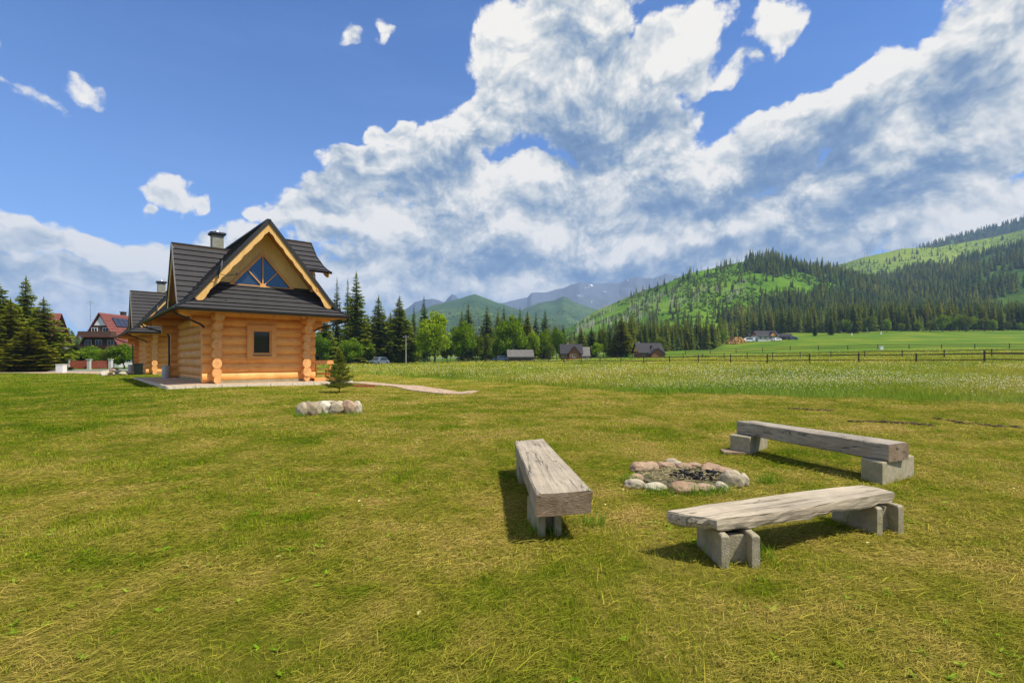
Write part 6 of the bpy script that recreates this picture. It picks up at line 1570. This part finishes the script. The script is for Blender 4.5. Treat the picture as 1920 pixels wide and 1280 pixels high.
def lawn():
    parts = []
    for d0, d1, dens, L0, L1, w0, w1 in ((1.6, 3.4, 10500, .025, .075, .0018, .0036), (3.4, 5.5, 6000, .028, .08, .0025, .005), (5.5, 9, 2400, .032, .09, .004, .0075), (9, 15, 850, .04, .10, .007, .013), (15, 30, 210, .05, .12, .014, .026), (30, 52, 40, .08, .15, .03, .05)):
        x, y = sample(d0, d1, dens); k_ = (y < edge_y(x)+gr.normal(size=len(x))*.5) & free(x, y); 
        tuft = vnoise(x+50, y+50, 1.4, 4, .6); bare = vnoise(x+150, y+20, .8, 4, .6)
        k_ &= gr.random(len(x)) < np.clip(1.25-np.clip(bare-.52, 0, 1)*4, .35, 1)
        x, y, tuft = x[k_], y[k_], tuft[k_]; n = len(x); z = ground_z(x, y)-.004
        hay = gr.random(n) < np.clip(.74-(tuft-.5)*3.4, .15, .93)
        sw = math.radians(28)+ (vnoise(x, y, .5, 2)-.5)*3.2
        ang = np.where(hay, sw+gr.normal(size=n)*.75+np.where(gr.random(n) < .5, math.pi, 0), gr.uniform(0, 6.28, n))
        L = gr.uniform(L0, L1, n)*np.where(hay, 1.1, .50+.7*np.clip(tuft-.42, 0, .35)*2.0)
        lift = np.where(hay, gr.uniform(-.02, .38, n), gr.uniform(.6, 1.4, n))
        z = z+np.where(hay, gr.random(n)**2*.035, 0)
        b = gr.uniform(.55, 1.5, n)[:, None]; tint = np.where(hay[:, None], np.array((1.16, 1.12, 1.5))*b, np.array((.86, 1.08, .65))*b)
        parts.append(blades(np.stack([x, y, z], -1), ang, L, lift, gr.uniform(w0, w1, n), tint.astype(np.float32)))
    # a few long stray stalks, pale
    x, y = sample(1.8, 7, 26); k_ = free(x, y) & (y < edge_y(x)); x, y = x[k_], y[k_]; n = len(x)
    parts.append(blades(np.stack([x, y, ground_z(x, y)+gr.uniform(.005, .04, n)], -1), math.radians(25)+gr.normal(size=n)*.7, gr.uniform(.10, .26, n), gr.uniform(0, .3, n), gr.uniform(.0025, .005, n), (np.array((1.5, 1.5, 1.4))*gr.uniform(.8, 1.3, n)[:, None]).astype(np.float32)))
    # clover and dandelion leaves, and tiny pale petals and leaves dropped on the grass
    x, y = sample(1.8, 14, 14); k_ = free(x, y) & (y < edge_y(x)) & (vnoise(x+5, y+5, .9, 3) > .48); x, y = x[k_], y[k_]
    for j in range(4):
        n = len(x); parts.append(blades(np.stack([x, y, ground_z(x, y)+.008], -1), gr.uniform(0, 6.28, n), gr.uniform(.025, .06, n), gr.uniform(.15, .6, n), gr.uniform(.012, .022, n), (np.array((.75, 1.35, .8))*gr.uniform(.7, 1.3, n)[:, None]).astype(np.float32)))
    x, y = sample(2.5, 22, .55); k_ = free(x, y) & (y < edge_y(x)); x, y = x[k_], y[k_]; n = len(x)
    parts.append(blades(np.stack([x, y, ground_z(x, y)+.03], -1), gr.uniform(0, 6.28, n), gr.uniform(.02, .035, n), gr.uniform(0, .3, n), gr.uniform(.012, .022, n), (np.array((2.6, 3., 9.))*gr.uniform(.7, 1.1, n)[:, None]).astype(np.float32)))
    # tufts growing against the blocks and stones
    for c in [W(1375, 1040, 0), W(1415, 1050, 0), W(1390, 1010, 0), W(1650, 985, 0), W(1690, 890, 0), W(1020, 1000, 0), W(1100, 985, 0), W(1440, 905, 0), W(1180, 905, 0)]+[W(a, b, 0) for a, b in ((560, 783), (610, 781), (665, 779), (1240, 930), (1310, 930), (1350, 925))]:
        n = 130; x = c.x+gr.normal(size=n)*.09; y = c.y+gr.normal(size=n)*.05
        parts.append(blades(np.stack([x, y, ground_z(x, y)-.004], -1), gr.uniform(0, 6.28, n), gr.uniform(.06, .19, n), gr.uniform(1., 1.5, n), gr.uniform(.004, .007, n), (np.array((.55, 1.15, .55))*gr.uniform(.7, 1.2, n)[:, None]).astype(np.float32)))
    return blade_obj('lawn_grass', parts, M['blade'], 'mown lawn with dry yellow cuttings and short green tufts')
lawn()
def meadow():
    parts = []
    for d0, d1, dens, L0, L1, w0, w1 in ((14, 24, 300, .25, .55, .010, .018), (24, 40, 90, .28, .6, .018, .032), (40, 70, 26, .3, .6, .035, .06), (70, 120, 8, .3, .55, .06, .10)):
        x, y = sample(d0, d1, dens, 1.05); e = y-edge_y(x); k_ = (e > gr.normal(size=len(x))*.35) & free(x, y) & (x > -.42*y); x, y, e = x[k_], y[k_], e[k_]; n = len(x); z = ground_z(x, y)-.01
        big = vnoise(x+20, y+90, .25, 3); L = gr.uniform(L0, L1, n)*(.7+.6*big)*np.clip(.45+e*.18, .45, 1)*np.where(y > 50, .75, 1)
        yel = vnoise(x+70, y+10, .10, 3); band = np.clip(1-e/3.5, 0, 1)
        b = gr.uniform(.75, 1.3, n); t = np.stack([(.9+.75*np.clip(yel-.4, 0, 1)+.10*np.clip(y/40, 0, 1)-.22*band)*b, (1.1-.02*band)*b, (.75+.2*yel)*b], -1)
        parts.append(blades(np.stack([x, y, z], -1), gr.uniform(0, 6.28, n), L, gr.uniform(1.0, 1.5, n), gr.uniform(w0, w1, n), t.astype(np.float32), .45))
    blade_obj('meadow_grass', parts, M['meadow_blade'], 'tall unmown meadow grass beyond the lawn')
    # flower heads
    V = []; T = []
    for d0, d1, dens, s0, s1 in ((14.5, 26, 85, .010, .021), (26, 45, 38, .015, .030), (45, 80, 10, .024, .044), (80, 125, 2.6, .04, .07)):
        x, y = sample(d0, d1, dens, 1.05); e = y-edge_y(x); pat = vnoise(x+40, y*1.6+40, .22, 4, .6); k_ = (e > .6) & free(x, y) & (x > -.40*y) & (gr.random(len(x)) < np.clip((pat-.40)*5.0, .06, 1)); x, y, e = x[k_], y[k_], e[k_]; n = len(x)
        z = ground_z(x, y)+gr.uniform(.24, .52, n)*np.clip(.5+e*.15, .5, 1)*np.where(y > 50, .8, 1); s = gr.uniform(s0, s1, n)
        yellow = gr.random(n) < np.clip((y-24)/60+.12+x/140, .05, .85)
        a = gr.uniform(0, 6.28, n); tl = gr.normal(size=(n, 3))*.45+np.array((0, -.25, 1)); tl /= np.linalg.norm(tl, axis=1)[:, None]
        u = np.cross(tl, np.stack([np.cos(a), np.sin(a), a*0], -1)); u /= np.linalg.norm(u, axis=1)[:, None]; v = np.cross(tl, u); C = np.stack([x, y, z], -1); q = np.empty((n, 6, 3), np.float32)
        for j in range(6): q[:, j] = C+(u*math.cos(j*1.047)+v*math.sin(j*1.047))*s[:, None]*(1 if j % 2 else .8)
        V.append(q.reshape(-1, 3)); T.append(np.repeat(np.where(yellow[:, None], np.array((.75, .58, .06)), np.array((.74, .72, .50)))*gr.uniform(.7, 1.05, n)[:, None], 6, 0))
    V = np.concatenate(V); T = np.concatenate(T).astype(np.float32); n = len(V)//6
    o = np_mesh('meadow_flowers', V, np.arange(n*6).reshape(-1, 6), M['petal'], color=T, n=6); tag(o, 'small white and yellow flowers spread through the tall meadow', kind='stuff')
M['meadow_blade'] = blade_mat('meadow_blades', 1.15, lambda k: k.ramp(k.noise(k.mapping(k.new('ShaderNodeNewGeometry').outputs['Position'], (.4, 1, 0)), .22, 5, .6, .3), [(.35, (.13, .19, .016)), (.5, (.22, .25, .035)), (.65, (.32, .31, .075))]), .35)
M['petal'] = blade_mat('flower_petals', 1.0, lambda k: k.new('ShaderNodeRGB').outputs[0], .3)
for n_ in M['petal'].node_tree.nodes:
    if n_.type == 'RGB': n_.outputs[0].default_value = (1, 1, 1, 1)
meadow()
# torn soil where a wheel went over the lawn at the right
for pts in ([(1600, 789), (1650, 791), (1700, 794), (1745, 797)], [(1752, 783), (1800, 792), (1860, 798), (1915, 801)], [(1478, 765), (1520, 768), (1560, 769)]):
    P = [W(a, b, .02) for a, b in pts]; q = MB(); rr = random.Random(int(pts[0][0]))
    for a, b in zip(P[:-1], P[1:]):
        for i in range(26):
            c = a.lerp(b, rr.random())+Vector((rr.gauss(0, .03), rr.gauss(0, .05), 0)); s = rr.uniform(.02, .07)
            c.z = gz(c.x, c.y)+s*.2; q.box(c, (s*2, s*1.2, s*.8), 0, Matrix.Rotation(rr.uniform(0, 3), 3, 'Z')@Matrix.Rotation(rr.uniform(-.5, .5), 3, 'X'), .7)
    o = q.build('soil_clods', M['soil']); tag(o, 'dark torn soil in a wheel rut across the lawn', kind='stuff')
# ------------------------------------------------------------------ valley air
q = MB(); q.box((0, 0, 310), (12900, 12900, 660))
hz_ = q.build('haze', None if False else M['haze']); tag(hz_, 'thin blue summer haze filling the valley', kind='stuff')
